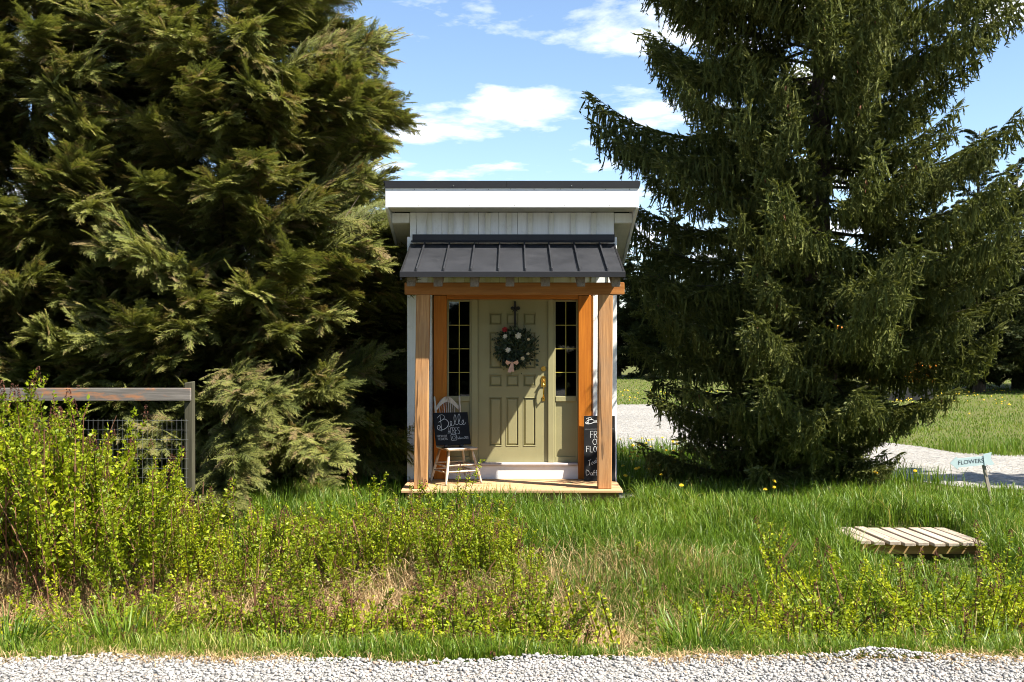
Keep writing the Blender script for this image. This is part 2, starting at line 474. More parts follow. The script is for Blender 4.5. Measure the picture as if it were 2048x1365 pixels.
t = NT("soil_and_turf")
n1 = t.noise(0.9, 6, 0.6); n2 = t.noise(14, 6, 0.7)
c = t.ramp(n1, [(0.35, (0.050, 0.085, 0.014)), (0.6, (0.085, 0.105, 0.028))])
c = t.mix(t.ramp(n2, [(0.42, 0.0), (0.62, 0.75)]), c, (0.115, 0.080, 0.045))
M["ground"] = t.done(t.princ(c, 0.95, t.bump(n2, 0.6, 0.03), 0, 0.1))
def m_gravel(name, tone, scale, green):
    t = NT(name)
    tc = t.n("TexCoord"); vo = t.n("TexVoronoi"); vo.inputs["Scale"].default_value = scale
    t.l(tc.outputs["Object"], vo.inputs["Vector"])
    hs = t.n("SeparateColor"); t.l(vo.outputs["Color"], hs.inputs[0])
    c = t.ramp(hs.outputs[0], [(0.0, tuple(v * 0.5 for v in tone)), (0.4, tone), (0.8, tuple(min(.8, v * 1.25) for v in tone)), (1.0, (tone[0] * 0.95, tone[1] * 0.85, tone[2] * 0.72))])
    big = t.noise(0.55, 6, 0.65)
    c = t.mix(1.0, c, t.ramp(big, [(0.3, 0.8), (0.65, 1.0)]), 'MULTIPLY')
    if green:
        gm = t.noise(0.9, 6, 0.7, (0.35, 1, 1))
        c = t.mix(t.ramp(gm, [(0.60, 0.0), (0.70, green)]), c, (0.10, 0.12, 0.03))
    dist = t.n("Math"); dist.operation = 'SUBTRACT'; dist.inputs[0].default_value = 1.0; t.l(vo.outputs["Distance"], dist.inputs[1])
    return t.done(t.princ(c, 0.9, t.bump(dist.outputs[0], 0.8, 0.02), 0, 0.2))
M["gravel_bed"] = m_gravel("road_gravel_bed", (0.31, 0.30, 0.285), 60, 0)
M["drive"] = m_gravel("pale_drive_gravel", (0.25, 0.245, 0.23), 26, 0.45)

xs = np.concatenate([-np.geomspace(16, 400, 12)[::-1], np.linspace(-15, 15, 101), np.geomspace(16, 400, 12)])
ys = np.concatenate([np.linspace(-60, -10, 11), np.linspace(-9.5, 1, 85), np.geomspace(2, 420, 24)])
X, Y = np.meshgrid(xs, ys)
Z = ground_z(X, Y)
nx, ny = len(xs), len(ys)
idx = np.arange(nx * ny).reshape(ny, nx)
q = np.stack([idx[:-1, :-1], idx[:-1, 1:], idx[1:, 1:], idx[1:, :-1]], -1).reshape(-1, 4)
tr_ = np.concatenate([q[:, [0, 1, 2]], q[:, [0, 2, 3]]])
me = np_mesh("ground", np.stack([X, Y, Z], -1).reshape(-1, 3), tr_, M["ground"])
me.polygons.foreach_set("use_smooth", np.ones(len(tr_), bool))
tag(link("ground", me), kind="structure")

def strip(name, near, far, z, mat):
    """a sheet between two edge lines with the same number of points"""
    b = MB()
    A = [b.bm.verts.new((p[0], p[1], z)) for p in near]; B = [b.bm.verts.new((p[0], p[1], z)) for p in far]
    for i in range(len(A) - 1): b.bm.faces.new([A[i], A[i + 1], B[i + 1], B[i]])
    return tag(b.build(name, mat), kind="structure")
def road_edge(x):
    e = 0.04 * math.sin(x * 2.3) + 0.03 * math.sin(x * 5.1 + 1) + 0.015 * math.sin(x * 13)
    return -7.80 + e + 0.11 * math.exp(-((x - 2.05) / 0.45) ** 2)
rx = np.linspace(-40, 40, 400)
strip("road", [(x, -22) for x in rx], [(x, road_edge(x)) for x in rx], 0.2335, M["gravel_bed"])

near = [(40, -1.0), (10, -0.15), (7, 0.3), (6.0, 1.0), (5.0, 2.4), (4.2, 4.0), (3, 5.4), (1.5, 6.3), (-6, 7.4)]
far_ = [(40, 4.3), (12, 4.5), (9, 4.7), (8.0, 5.2), (7.4, 7), (7.0, 10), (6.4, 14), (5, 19.4), (-6, 19.4)]
def dens(line, n=60):
    p = np.array(line, float); s = np.r_[0, np.cumsum(np.linalg.norm(np.diff(p, axis=0), axis=1))]; s /= s[-1]
    tt = np.linspace(0, 1, n)
    return [(np.interp(v, s, p[:, 0]) + 0.10 * math.sin(v * 90), np.interp(v, s, p[:, 1]) + 0.12 * math.sin(v * 131 + 1)) for v in tt]
DRV_N, DRV_F = dens(near), dens(far_)
_n = np.array(sorted(DRV_N)); _f = np.array(sorted(DRV_F))
dvx = np.linspace(-5.9, 39.5, 260)
strip("driveway", [(x, np.interp(x, _n[:, 0], _n[:, 1]) + .05 * math.sin(x * 7)) for x in dvx], [(x, np.interp(x, _f[:, 0], _f[:, 1]) + .06 * math.sin(x * 9 + 1)) for x in dvx], 0.006, M["drive"])
pn = [(1.36, -0.62), (1.6, -0.72), (1.9, -0.75), (2.15, -0.68), (2.3, -0.5)]
pf = [(1.36, 0.35), (1.55, 0.15), (1.8, -0.1), (2.0, -0.2), (2.25, -0.35)]
strip("path", pn, pf, 0.008, M["drive"])

# loose stones along the edge of the road
def stones():
    n = 24000
    x = RNG.uniform(-4.2, 4.2, n); u = RNG.random(n) ** 1.25
    edge = np.array([road_edge(v) for v in x])
    y = edge + 0.05 - u * 0.85
    r = .0035 + .0095 * RNG.random(n) ** 1.7 * (1 + 0.5 * (RNG.random(n) > 0.93))
    ico = bmesh.new(); bmesh.ops.create_cube(ico, size=1.3); bmesh.ops.triangulate(ico, faces=ico.faces[:]); ico.verts.ensure_lookup_table(); ico.verts.index_update()
    iv = np.array([v.co[:] for v in ico.verts]); it = np.array([[v.index for v in f.verts] for f in ico.faces]); ico.free()
    iv = iv[None] * RNG.uniform(0.65, 1.3, (n, len(iv), 1)) * r[:, None, None]
    q1, q2 = RNG.uniform(0, 6.28, (n, 1)), RNG.uniform(0, 6.28, (n, 1))
    a_, b_, c_ = iv[:, :, 0].copy(), iv[:, :, 1].copy(), iv[:, :, 2].copy()
    a_, c_ = a_ * np.cos(q1) - c_ * np.sin(q1), a_ * np.sin(q1) + c_ * np.cos(q1)
    a_, b_ = a_ * np.cos(q2) - b_ * np.sin(q2), a_ * np.sin(q2) + b_ * np.cos(q2)
    iv = np.stack([a_, b_, c_], -1)
    iv[:, :, 2] *= RNG.uniform(0.5, 0.9, (n, 1))
    heap = 0.045 * np.exp(-((x - 2.05) / 0.28) ** 2 - ((y + 7.74) / 0.10) ** 2)
    base = np.stack([x, y, 0.2345 + r * 0.35 + heap], -1)
    v = (iv + base[:, None]).reshape(-1, 3)
    tt = (it[None] + (np.arange(n) * len(ico_v(iv)))[:, None, None]).reshape(-1, 3)
    tint = np.repeat(RNG.random(n), iv.shape[1])
    return v, tt, tint
def ico_v(iv): return range(iv.shape[1])
t = NT("loose_stone")
a = t.n("Attribute"); a.attribute_name = "tint"
c = t.ramp(a.outputs["Fac"], [(0.0, (0.13, 0.128, 0.125)), (0.25, (0.26, 0.257, 0.25)), (0.7, (0.37, 0.365, 0.352)), (0.93, (0.46, 0.45, 0.43)), (1.0, (0.30, 0.20, 0.14))])
M["stone"] = t.done(t.princ(c, 0.85, None, 0, 0.2))
v_, t_, c_ = stones()
tag(link("gravel", np_mesh("gravel", v_, t_, M["stone"], None, c_)), "loose pale grey gravel strewn along the road edge", "gravel", kind="stuff")

# ------------------------------------------------------------------ the shed
shed = tag(empty("flower_shed"), "small white flower shed with black metal porch roof and sage door", "shed")
def P(name, mat, parent=shed, **kw):
    b = MB(); return b

WX, WU = 1.36, 1.327          # half widths of the lower and upper front wall
SL = 0.34                     # fall of the main roof towards the back
def box(name, mat, x0, x1, y0, y1, z0, z1, bev=0.004, parent=shed):
    return MB().box(x0, x1, y0, y1, z0, z1, bev).build(name, mat, parent)

# dark core behind the boards, with an opening for door and side lights
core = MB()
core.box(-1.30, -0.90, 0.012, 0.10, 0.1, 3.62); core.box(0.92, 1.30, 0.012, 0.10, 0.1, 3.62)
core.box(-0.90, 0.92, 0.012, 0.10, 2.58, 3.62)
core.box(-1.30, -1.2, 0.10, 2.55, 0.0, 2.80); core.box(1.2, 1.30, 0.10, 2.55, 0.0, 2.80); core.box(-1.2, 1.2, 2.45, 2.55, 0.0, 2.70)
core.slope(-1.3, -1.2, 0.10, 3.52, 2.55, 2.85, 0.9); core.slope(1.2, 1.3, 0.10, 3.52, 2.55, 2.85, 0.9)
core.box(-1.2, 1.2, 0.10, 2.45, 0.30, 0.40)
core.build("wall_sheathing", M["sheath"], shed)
# siding boards above the door with their uneven joints
J = [(-WU, 0), (-1.236, 0.012), (-0.911, 0.0), (-0.589, 0), (-0.436, -0.004), (-0.169, 0.003), (0.078, 0.010), (0.236, 0), (0.512, 0), (0.792, 0), (1.06, 0), (WU, 0)]
for (xa, la), (xb, lb) in zip(J, J[1:]):
    g = 0.0022
    yo = random.uniform(-0.002, 0.002)
    b = MB()
    zt, zb = 3.68, 2.62
    b.hexa([(xa + la + g, -0.022 + yo, zb), (xb + lb - g, -0.022 + yo, zb), (xb + lb - g, 0.008, zb), (xa + la + g, 0.008, zb)],
           [(xa - la + g, -0.022 + yo, zt), (xb - lb - g, -0.022 + yo, zt), (xb - lb - g, 0.008, zt), (xa - la + g, 0.008, zt)], 0.002)
    b.build("siding_board", M["white"], shed)
for x in (-1.068, -0.792, -0.589, -0.312, -0.038, 0.236, 0.512, 0.792, 1.06):
    w = 0.033 + random.uniform(-0.003, 0.003)
    box("batten", M["batten"], x - w, x + w, -0.052, -0.0245, 2.62, 3.675 + random.uniform(-0.004, 0.002), 0.003)
# siding beside the door
for xa, xb in ((-1.325, -1.175), (-1.17, -1.03), (1.045, 1.18), (1.185, 1.325)):
    box("siding_board", M["white"], xa, xb, -0.020, 0.009, 0.16, 2.615, 0.002)
for x in (-1.06, 1.075):
    box("batten", M["white"], x - 0.022, x + 0.022, -0.042, -0.0225, 0.225, 2.615, 0.003)
for s in (-1, 1):
    box("corner_board", M["white"], *sorted((s * 1.245, s * WX)), -0.046, -0.0225, 0.17, 3.36, 0.003)
    box("corner_return", M["white"], *sorted((s * 1.332, s * 1.362)), -0.0215, 0.10, 0.17, 3.36, 0.003)
    # side walls
    n = 9
    for k in range(n):
        ya, yb = 0.105 + k * 0.27, 0.105 + (k + 1) * 0.27 - 0.004
        zt = 3.50 - SL * (ya + yb) / 2
        b = MB(); x0, x1 = sorted((s * 1.303, s * 1.327))
        b.hexa([(x0, ya, 0.12), (x1, ya, 0.12), (x1, yb, 0.12), (x0, yb, 0.12)],
               [(x0, ya, 3.52 - SL * ya), (x1, ya, 3.52 - SL * ya), (x1, yb, 3.52 - SL * yb), (x0, yb, 3.52 - SL * yb)], 0.002)
        b.build("siding_board", M["white"], shed)
# main roof: deck, soffits, lookouts, barge boards, front fascia and metal edge
yf, yb_ = -0.42, 2.95
zf = 3.694
def roof_z(y): return zf - SL * (y - yf)
MB().slope(-1.62, 1.62, yf - 0.005, zf + 0.335, yb_, zf + 0.335 - SL * (yb_ - yf), 0.03).build("roof", M["metal"], shed)
for s in (-1, 1):
    x0, x1 = sorted((s * 1.565, s * 1.60))
    MB().slope(x0, x1, yf + 0.003, zf + 0.295, yb_, roof_z(yb_) + 0.295, 0.305, 0.003).build("barge_board", M["white"], shed)
    for k in range(8):      # sloping side soffit, board by board
        ya = 0.075 + k * 0.35; yb2 = ya + 0.347
        x0, x1 = sorted((s * 1.329, s * 1.563))
        MB().slope(x0, x1, ya, roof_z(ya) + 0.03, yb2, roof_z(yb2) + 0.03, 0.018, 0.002).build("soffit_board", M["white_y"], shed)
    x0, x1 = sorted((s * 1.331, s * 1.562))
    box("lookout", M["white"], x0, x1, -0.012, 0.07, 3.548, 3.675, 0.004)
for k in range(2):
    ya = yf + 0.032 + k * 0.18
    box("soffit_board", M["white_y"], -1.562, 1.562, ya, ya + 0.178, 3.688, 3.703, 0.001)
box("fascia_board", M["white_x"], -1.60, 1.60, yf, yf + 0.03, zf, 3.95, 0.005)
mt = box("roof_edge_trim", M["metal_trim"], -1.605, -0.075, yf - 0.014, yf + 0.02, 3.938, 4.030, 0.002)
box("roof_edge_trim", M["metal_trim"], -0.0735, 1.605, yf - 0.0145, yf + 0.02, 3.938, 4.030, 0.002)
for x in (-0.74, 0.75):
    MB().ball((x, yf - 0.016, 3.965), 0.008, 1).build("trim_screw", M["wire"], shed)

for i in range(11):
    x = -1.52 + i * .304 + random.uniform(-.05, .05)
    MB().ball((x, yf - .001, 3.925 + random.uniform(-.006, .004)), .006, 1, (1, .4, 1)).build("nail", M["sheath"], shed)
    if i % 2: MB().ball((x + .05, yf - .001, 3.72 + random.uniform(-.006, .006)), .005, 1, (1, .4, 1)).build("nail", M["sheath"], shed)
# porch roof
awn = empty("porch_roof", (0, 0, 0), shed)
AZ0, AZ1, AY1 = 3.285, 2.822, -1.29
asl = (AZ0 - AZ1) / (0 - AY1)
def awz(y): return AZ0 + asl * y
edges = [-1.305, -1.128, -0.807, -0.484, -0.159, 0.159, 0.474, 0.80, 1.13, 1.318]
for xa, xb in zip(edges, edges[1:]):
    dz = random.uniform(-0.002, 0.002)
    MB().slope(xa + 0.001, xb - 0.001, AY1, AZ1 + dz, -0.048, awz(-0.048) + dz, 0.012).build("roof_panel", M["metal"], awn)
for x in edges[1:-1]:
    MB().slope(x - 0.009, x + 0.009, AY1 + 0.03, awz(AY1 + 0.03) + 0.040, -0.05, awz(-0.05) + 0.040, 0.038, 0.003).build("standing_seam", M["metal"], awn)
for s, x in ((-1, -1.308), (1, 1.321)):
    MB().slope(x - 0.012, x + 0.012, AY1, AZ1 + 0.008, -0.05, awz(-0.05) + 0.008, 0.10, 0.002).build("gable_trim", M["metal_trim"], awn)
MB().box(-1.322, 1.335, AY1 - 0.022, AY1 - 0.001, AZ1 - 0.062, AZ1 + 0.006, 0.003).build("drip_edge", M["metal_trim"], awn)
MB().box(-1.29, 1.33, -0.062, -0.045, 3.30, 3.392, 0.002).build("wall_flashing", M["metal_trim"], awn)
MB().slope(-1.305, 1.325, -0.12, awz(-0.12) + 0.046, -0.0625, awz(-0.06) + 0.05, 0.006).build("ridge_flashing", M["metal"], awn)
MB().slope(-1.29, 1.30, AY1 + 0.004, AZ1 - 0.0125, -0.05, awz(-0.05) - 0.0125, 0.015).build("roof_sheathing", M["rafter"], awn)
for x in (-1.20, -0.878, -0.445, -0.024, 0.398, 0.819, 1.234):
    w = 0.050 + random.uniform(-0.003, 0.004)
    e = -1.20 + random.uniform(-0.01, 0.01)
    MB().slope(x - w, x + w, e, awz(e) - 0.0285, -0.05, awz(-0.05) - 0.0285, 0.172, 0.006).build("rafter", M["rafter"], awn)
box("beam", M["beam"], -1.30, 1.36, -0.965, -0.805, 2.573, 2.718, 0.007)
# posts, a little out of plumb
for xb0, xb1, xt0, xt1 in ((-1.19, -1.03, -1.160, -0.998), (1.042, 1.206, 1.048, 1.222)):
    b = MB(); y0, y1 = -0.96, -0.80
    b.hexa([(xb0, y0, 0.221), (xb1, y0, 0.221), (xb1, y1, 0.221), (xb0, y1, 0.221)],
           [(xt0, y0, 2.572), (xt1, y0, 2.572), (xt1, y1, 2.572), (xt0, y1, 2.572)], 0.006)
    b.build("porch_post", M["post"], shed)

# deck
deck = empty("porch_deck", (0, 0, 0), shed)
yy = -1.045
while yy < -0.06:
    w = min(0.138, -0.047 - yy)
    MB().box(-1.335 + random.uniform(-0.004, 0.004), 1.335 + random.uniform(-0.004, 0.004), yy, yy + w - 0.004, 0.182, 0.22 + random.uniform(-0.0015, 0.0015), 0.006).build("deck_board", M["deck"], deck)
    yy += 0.141
MB().box(-1.29, 1.29, -0.995, -0.955, 0.03, 0.178, 0.004).build("skirt_board", M["skirt"], deck)
MB().box(-1.29, 1.29, -1.005, -0.965, -0.14, 0.024, 0.004).build("skirt_board", M["skirt"], deck)
for s in (-1, 1):
    MB().box(*sorted((s * 1.25, s * 1.285)), -0.95, -0.05, -0.1, 0.178, 0.003).build("side_joist", M["skirt"], deck)

# door opening
OX0, OX1 = -0.846, 0.859
box("door_casing", M["cedar"], -1.014, OX0, -0.075, 0.09, 0.222, 2.60, 0.006)
box("door_casing", M["cedar"], OX1, 1.027, -0.075, 0.09, 0.222, 2.60, 0.006)
box("door_header", M["cedar_x"], OX0 + 0.001, OX1 - 0.001, -0.072, 0.09, 2.552, 2.612, 0.006)
box("sill_riser", M["white_x"], OX0 + 0.002, OX1 - 0.002, -0.060, 0.09, 0.2215, 0.396, 0.004)
box("threshold", M["threshold"], OX0 + 0.004, OX1 - 0.004, -0.085, 0.10, 0.397, 0.428, 0.006)
DY = 0.03      # face of the door
fr_ = MB()
fr_.box(-0.530, -0.445, DY - 0.03, 0.10, 0.429, 2.551, 0.004)
fr_.box(0.470, 0.545, DY - 0.03, 0.10, 0.429, 2.551, 0.004)
fr_.box(-0.444, 0.469, DY - 0.025, 0.10, 2.533, 2.551, 0.002)
fr_.build("door_frame", M["door_trim"], shed)
door = empty("door", (0, 0, 0), shed)
dx0, dx1, dz0, dz1 = -0.440, 0.466, 0.432, 2.531
cols = [(-0.296, -0.129), (-0.079, 0.091), (0.146, 0.313)]
rows = [(2.217, 2.378), (1.650, 2.130), (1.415, 1.570), (0.640, 1.275)]
slab = MB()
slab.box(dx0, dx1, DY + 0.018, DY + 0.05, dz0, dz1)
xl = [dx0] + [v for c_ in cols for v in c_] + [dx1]
for i in range(0, len(xl), 2):
    slab.box(xl[i], xl[i + 1], DY, DY + 0.0175, dz0, dz1, 0.0)
zl = sorted([dz0] + [v for r_ in rows for v in r_] + [dz1])
for i in range(0, len(zl), 2):
    for ca, cb in cols:
        slab.box(ca + 0.0005, cb - 0.0005, DY, DY + 0.0175, zl[i], zl[i + 1], 0.0)
slab.build("door_slab", M["door"], door)
for ca, cb in cols:
    for ra, rb in rows:
        b = MB(); e = 0.012; k = 0.034
        o4 = [(ca + e, DY + 0.017, ra + e), (cb - e, DY + 0.017, ra + e), (cb - e, DY + 0.017, rb - e), (ca + e, DY + 0.017, rb - e)]
        i4 = [(ca + k, DY + 0.003, ra + k), (cb - k, DY + 0.003, ra + k), (cb - k, DY + 0.003, rb - k), (ca + k, DY + 0.003, rb - k)]
        for j in range(4): b.face([o4[j], o4[(j + 1) % 4], i4[(j + 1) % 4], i4[j]])
        b.face(i4)
        # moulding round the panel
        for (x0, x1, z0, z1) in ((ca, cb, ra, ra + 0.011), (ca, cb, rb - 0.011, rb), (ca, ca + 0.011, ra + 0.0115, rb - 0.0115), (cb - 0.011, cb, ra + 0.0115, rb - 0.0115)):
            b.box(x0 + 0.001, x1 - 0.001, DY - 0.006, DY + 0.0165, z0 + 0.001, z1 - 0.001, 0.003)
        b.build("door_panel", M["door"], door)
hx = gx(1087, 13.6)
def brass(name, fn):
    b = MB(); fn(b); return b.build(name, M["gold"], door)
def _dead(b):
    z = 1.648
    b.tube([(hx, DY - 0.001, z), (hx, DY - 0.012, z)], [0.036, 0.033], 8)
    b.tube([(hx, DY - 0.012, z), (hx, DY - 0.026, z)], [0.020, 0.018], 12)
brass("deadbolt", _dead)
def _hand(b):
    b.box(hx - 0.034, hx + 0.034, DY - 0.010, DY - 0.001, 1.41, 1.535, 0.006)
    b.box(hx - 0.024, hx + 0.024, DY - 0.010, DY - 0.001, 1.535, 1.552, 0.004)
    b.tube([(hx, DY - 0.01, 1.50), (hx, DY - 0.035, 1.505), (hx, DY - 0.055, 1.49)], [0.012, 0.010, 0.013], 8)
    b.tube([(hx, DY - 0.01, 1.47), (hx, DY - 0.045, 1.465), (hx, DY - 0.058, 1.42), (hx, DY - 0.056, 1.34), (hx, DY - 0.045, 1.275), (hx, DY - 0.01, 1.262)], [0.010, 0.010, 0.011, 0.009, 0.009, 0.008], 8)
    b.box(hx - 0.020, hx + 0.020, DY - 0.010, DY - 0.001, 1.225, 1.285, 0.006)
brass("handle_set", _hand)
# side lights
def sidelite(x0, x1):
    sl = empty("sidelight", (0, 0, 0), shed)
    f = MB(); y0, y1 = DY - 0.012, DY + 0.045
    gz0, gz1 = 1.292, 2.524
    f.box(x0, x0 + 0.022, y0, y1, 0.430, 2.550, 0.003); f.box(x1 - 0.022, x1, y0, y1, 0.430, 2.550, 0.003)
    f.box(x0 + 0.0222, x1 - 0.0222, y0, y1, gz1, 2.549, 0.003); f.box(x0 + 0.0222, x1 - 0.0222, y0 - 0.006, y1, 1.222, gz0, 0.004)
    f.box(x0 + 0.0222, x1 - 0.0222, y0, y1, 0.431, 0.50, 0.003)
    f.build("frame", M["door_trim"], sl)
    MB().box(x0 + 0.0224, x1 - 0.0224, DY + 0.008, DY + 0.03, 0.5005, 1.2215).build("kick_panel", M["door"], sl)
    ga, gb = x0 + 0.0226, x1 - 0.0226
    cw, rh = (gb - ga) / 2, (gz1 - gz0) / 4
    pane = None
    for i in range(2):
        for j in range(4):
            if pane is None:
                pane = MB().box(-cw / 2 + 0.0015, cw / 2 - 0.0015, -0.0025, 0.0025, -rh / 2 + 0.0015, rh / 2 - 0.0015).build("pane", M["glass"], sl); o = pane
            else:
                o = pane.copy(); COL.objects.link(o); o.parent = sl
            o.location = (ga + cw * (i + 0.5), DY + 0.018, gz0 + rh * (j + 0.5))
            o.rotation_euler = (R(random.uniform(-0.25, 0.25)), 0, R(random.uniform(-0.25, 0.25)))
    MB().box((ga + gb) / 2 - 0.005, (ga + gb) / 2 + 0.005, DY + 0.006, DY + 0.013, gz0, gz1).build("muntin", M["muntin"], sl)
    for j in (1, 2, 3):
        MB().box(ga, gb, DY + 0.0055, DY + 0.0135, gz0 + rh * j - 0.005, gz0 + rh * j + 0.005).build("muntin", M["muntin"], sl)
sidelite(-0.8455, -0.531); sidelite(0.546, 0.8585)

# ------------------------------------------------------------------ wreath on the door
wc = at(1030, 697, 13.52)
hang = MB()
hang.box(wc.x - 0.013, wc.x + 0.013, DY - 0.016, DY - 0.009, wc.z + 0.22, 2.528, 0.002)
for s in (-1, 1):
    pts = [(wc.x + s * 0.05 * math.sin(a) * (1 + 0.1 * s), DY - 0.022, wc.z + 0.52 + 0.012 * math.sin(2 * a)) for a in np.linspace(0, math.pi, 9)]
    hang.tube(pts, [0.006, 0.010, 0.014, 0.015, 0.015, 0.014, 0.012, 0.009, 0.006], 6)
    hang.tube([(wc.x, DY - 0.02, wc.z + 0.52), (wc.x + s * 0.03, DY - 0.02, wc.z + 0.475)], [0.010, 0.006], 6)
tag(hang.build("wreath_hanger", M["black_iron"]), "black hanger strap with small bow above the door wreath", "hanger")
wr = tag(empty("wreath", (wc.x, DY - 0.06, wc.z)), "round evergreen wreath with white flowers and pink bow on the sage door", "wreath")
T_ = Tri()
n = 2600
a = RNG.uniform(0, 2 * math.pi, n); rr = 0.140 + RNG.normal(0, 0.056, n); dy = RNG.uniform(-0.05, 0.03, n)
base = np.stack([rr * np.cos(a), dy, rr * np.sin(a)], -1)
out = np.stack([np.cos(a + RNG.normal(0.5, 0.7, n)), RNG.uniform(-0.8, 0.1, n), np.sin(a + RNG.normal(0.5, 0.7, n))], -1); out = nrm(out)
L = RNG.uniform(0.025, 0.075, n)[:, None]
sd = nrm(np.cross(out, RNG.normal(size=(n, 3)))) * (L * RNG.uniform(0.10, 0.32, (n, 1)))
mid = base + out * L * 0.5
v = np.stack([base, mid + sd, base + out * L, mid - sd], 1).reshape(-1, 3)
k4 = np.arange(n)[:, None] * 4
T_.add(v, np.concatenate([k4 + [0, 1, 2], k4 + [0, 2, 3]]), 0, np.repeat(RNG.random(n), 4))
M["wreath"] = m_leaf("wreath_greenery", [(0.0, (0.012, 0.022, 0.010)), (0.6, (0.030, 0.050, 0.022)), (1.0, (0.09, 0.12, 0.07))], 0.1, 0.5, 0.4, 0)
link("greenery", T_.mesh("greenery", M["wreath"]), wr)
tu = MB(); tu.tube([(0.16 * math.cos(q_), 0.0, 0.16 * math.sin(q_)) for q_ in np.linspace(0, 2 * math.pi, 25)], 0.028, 6, False)
tu.build("ring", M["black_iron"], wr)
def flower(x, z, r, mat, petals=7):
    b = MB()
    for lay, (k, rad, tilt) in enumerate(((petals, r, 0.35), (petals - 1, r * 0.72, 0.8), (petals - 2, r * 0.42, 1.2))):
        for i in range(k):
            an = 2 * math.pi * (i + 0.5 * lay) / k + random.uniform(-.15, .15)
            d = Vector((math.cos(an), 0, math.sin(an))); s = Vector((-math.sin(an), 0, math.cos(an)))
            c0 = Vector((x, -0.06 - 0.012 * lay, z)); y_ = -math.sin(tilt) * rad * 0.6
            b.face([c0, c0 + d * rad * .55 + s * rad * .42 + Vector((0, y_ * .6, 0)), c0 + d * rad + Vector((0, y_, 0)), c0 + d * rad * .55 - s * rad * .42 + Vector((0, y_ * .6, 0))])
    b.ball((x, -0.085, z), r * 0.22, 1)
    return b.build("flower", mat, wr)
def wpos(zx, zy):   # pixel in the enlarged wreath view -> local
    px, py = 940 + zx / 5.687, 590 + zy / 5.687
    return (px - 1030) * 13.5 / FPX, -(py - 697) * 13.5 / FPX
for zx, zy, r, m_ in ((397, 472, .034, "petal"), (550, 465, .046, "petal"), (435, 630, .040, "petal"), (600, 725, .030, "petal_cream"), (660, 672, .024, "petal_cream"), (395, 395, .040, "petal_red"), (665, 508, .022, "petal_cream")):
    x, z = wpos(zx, zy); flower(x, z, r, M[m_])
bx, bz = wpos(478, 770)
bw = MB()
for s in (-1, 1):
    bw.face([(bx, -.10, bz), (bx + s * .075, -.115, bz + .030), (bx + s * .085, -.10, bz - .005), (bx + s * .06, -.09, bz - .032)])
    bw.face([(bx, -.085, bz), (bx + s * .075, -.085, bz + .030), (bx + s * .085, -.10, bz - .005), (bx + s * .06, -.09, bz - .032)])
bw.face([(bx - .012, -.105, bz), (bx + .012, -.105, bz), (bx - .015, -.10, bz - .13), (bx - .06, -.095, bz - .125)])
bw.face([(bx - .006, -.102, bz), (bx + .016, -.102, bz), (bx + .028, -.095, bz - .12), (bx - .012, -.09, bz - .115)])
bw.ball((bx, -.108, bz), .016, 1)
bw.build("bow", M["bow"], wr)

# ------------------------------------------------------------------ chalk lettering
G = {
 'F': [[(0, 0), (0, 1), (.7, 1)], [(0, .55), (.55, .55)]], 'R': [[(0, 0), (0, 1), (.45, 1), (.68, .8), (.5, .56), (0, .5)], [(.3, .5), (.72, 0)]],
 'E': [[(.65, 1), (0, 1), (0, 0), (.65, 0)], [(0, .52), (.52, .52)]], 'S': [[(.66, .86), (.4, 1), (.08, .85), (.12, .62), (.55, .42), (.66, .18), (.38, 0), (0, .12)]],
 'H': [[(0, 0), (0, 1)], [(.65, 0), (.65, 1)], [(0, .52), (.65, .52)]], 'C': [[(.68, .85), (.4, 1), (.1, .8), (0, .5), (.1, .2), (.4, 0), (.68, .15)]],
 'U': [[(0, 1), (0, .25), (.3, 0), (.6, .25), (.6, 1)]], 'T': [[(0, 1), (.75, 1)], [(.37, 1), (.37, 0)]], 'L': [[(0, 1), (0, 0), (.6, 0)]],
 'O': [[(.35, 1), (.06, .78), (.02, .3), (.35, 0), (.68, .3), (.64, .78), (.35, 1)]], 'W': [[(0, 1), (.2, 0), (.45, .7), (.7, 0), (.9, 1)]],
 'A': [[(0, 0), (.35, 1), (.7, 0)], [(.14, .38), (.56, .38)]], 'D': [[(0, 0), (0, 1), (.5, .85), (.7, .5), (.5, .1), (0, 0)]],
 'a': [[(.5, .45), (.2, .5), (.02, .25), (.15, .02), (.4, .1), (.5, .45), (.52, .05), (.6, .02)]], 'b': [[(0, 1), (.02, 0), (.35, .02), (.48, .28), (.3, .5), (.02, .35)]],
 'c': [[(.45, .42), (.2, .5), (.02, .25), (.15, .02), (.46, .08)]], 'd': [[(.48, .45), (.2, .5), (.02, .25), (.15, .02), (.4, .08), (.5, .3), (.52, 1), (.55, 0)]],
 'e': [[(.03, .26), (.45, .28), (.35, .5), (.12, .46), (.02, .22), (.2, 0), (.48, .1)]], 'f': [[(.45, .95), (.25, 1), (.18, .8), (.18, -.05)], [(0, .5), (.4, .5)]],
 'i': [[(.1, .5), (.1, 0)], [(.1, .68), (.12, .72)]], 'l': [[(.1, 1), (.1, .05), (.2, 0)]], 'o': [[(.25, .5), (.04, .3), (.12, .03), (.4, .05), (.48, .32), (.25, .5)]],
 'r': [[(0, .5), (.03, 0)], [(.03, .3), (.2, .5), (.38, .45)]], 's': [[(.36, .45), (.15, .5), (.08, .36), (.34, .18), (.24, 0), (0, .06)]], 'y': [[(0, .5), (.2, .05)], [(.45, .5), (.1, -.4)]],
 '2': [[(0, .8), (.25, 1), (.5, .8), (.4, .5), (0, 0), (.55, 0)]], '0': [[(.28, 1), (.02, .5), (.28, 0), (.54, .5), (.28, 1)]], '1': [[(.05, .8), (.25, 1), (.25, 0)]], ' ': [],
}
ADV = {'W': 1.12, 'i': .32, 'l': .34, '1': .5, ' ': .5, 'r': .52, 'f': .52, 'T': .95}
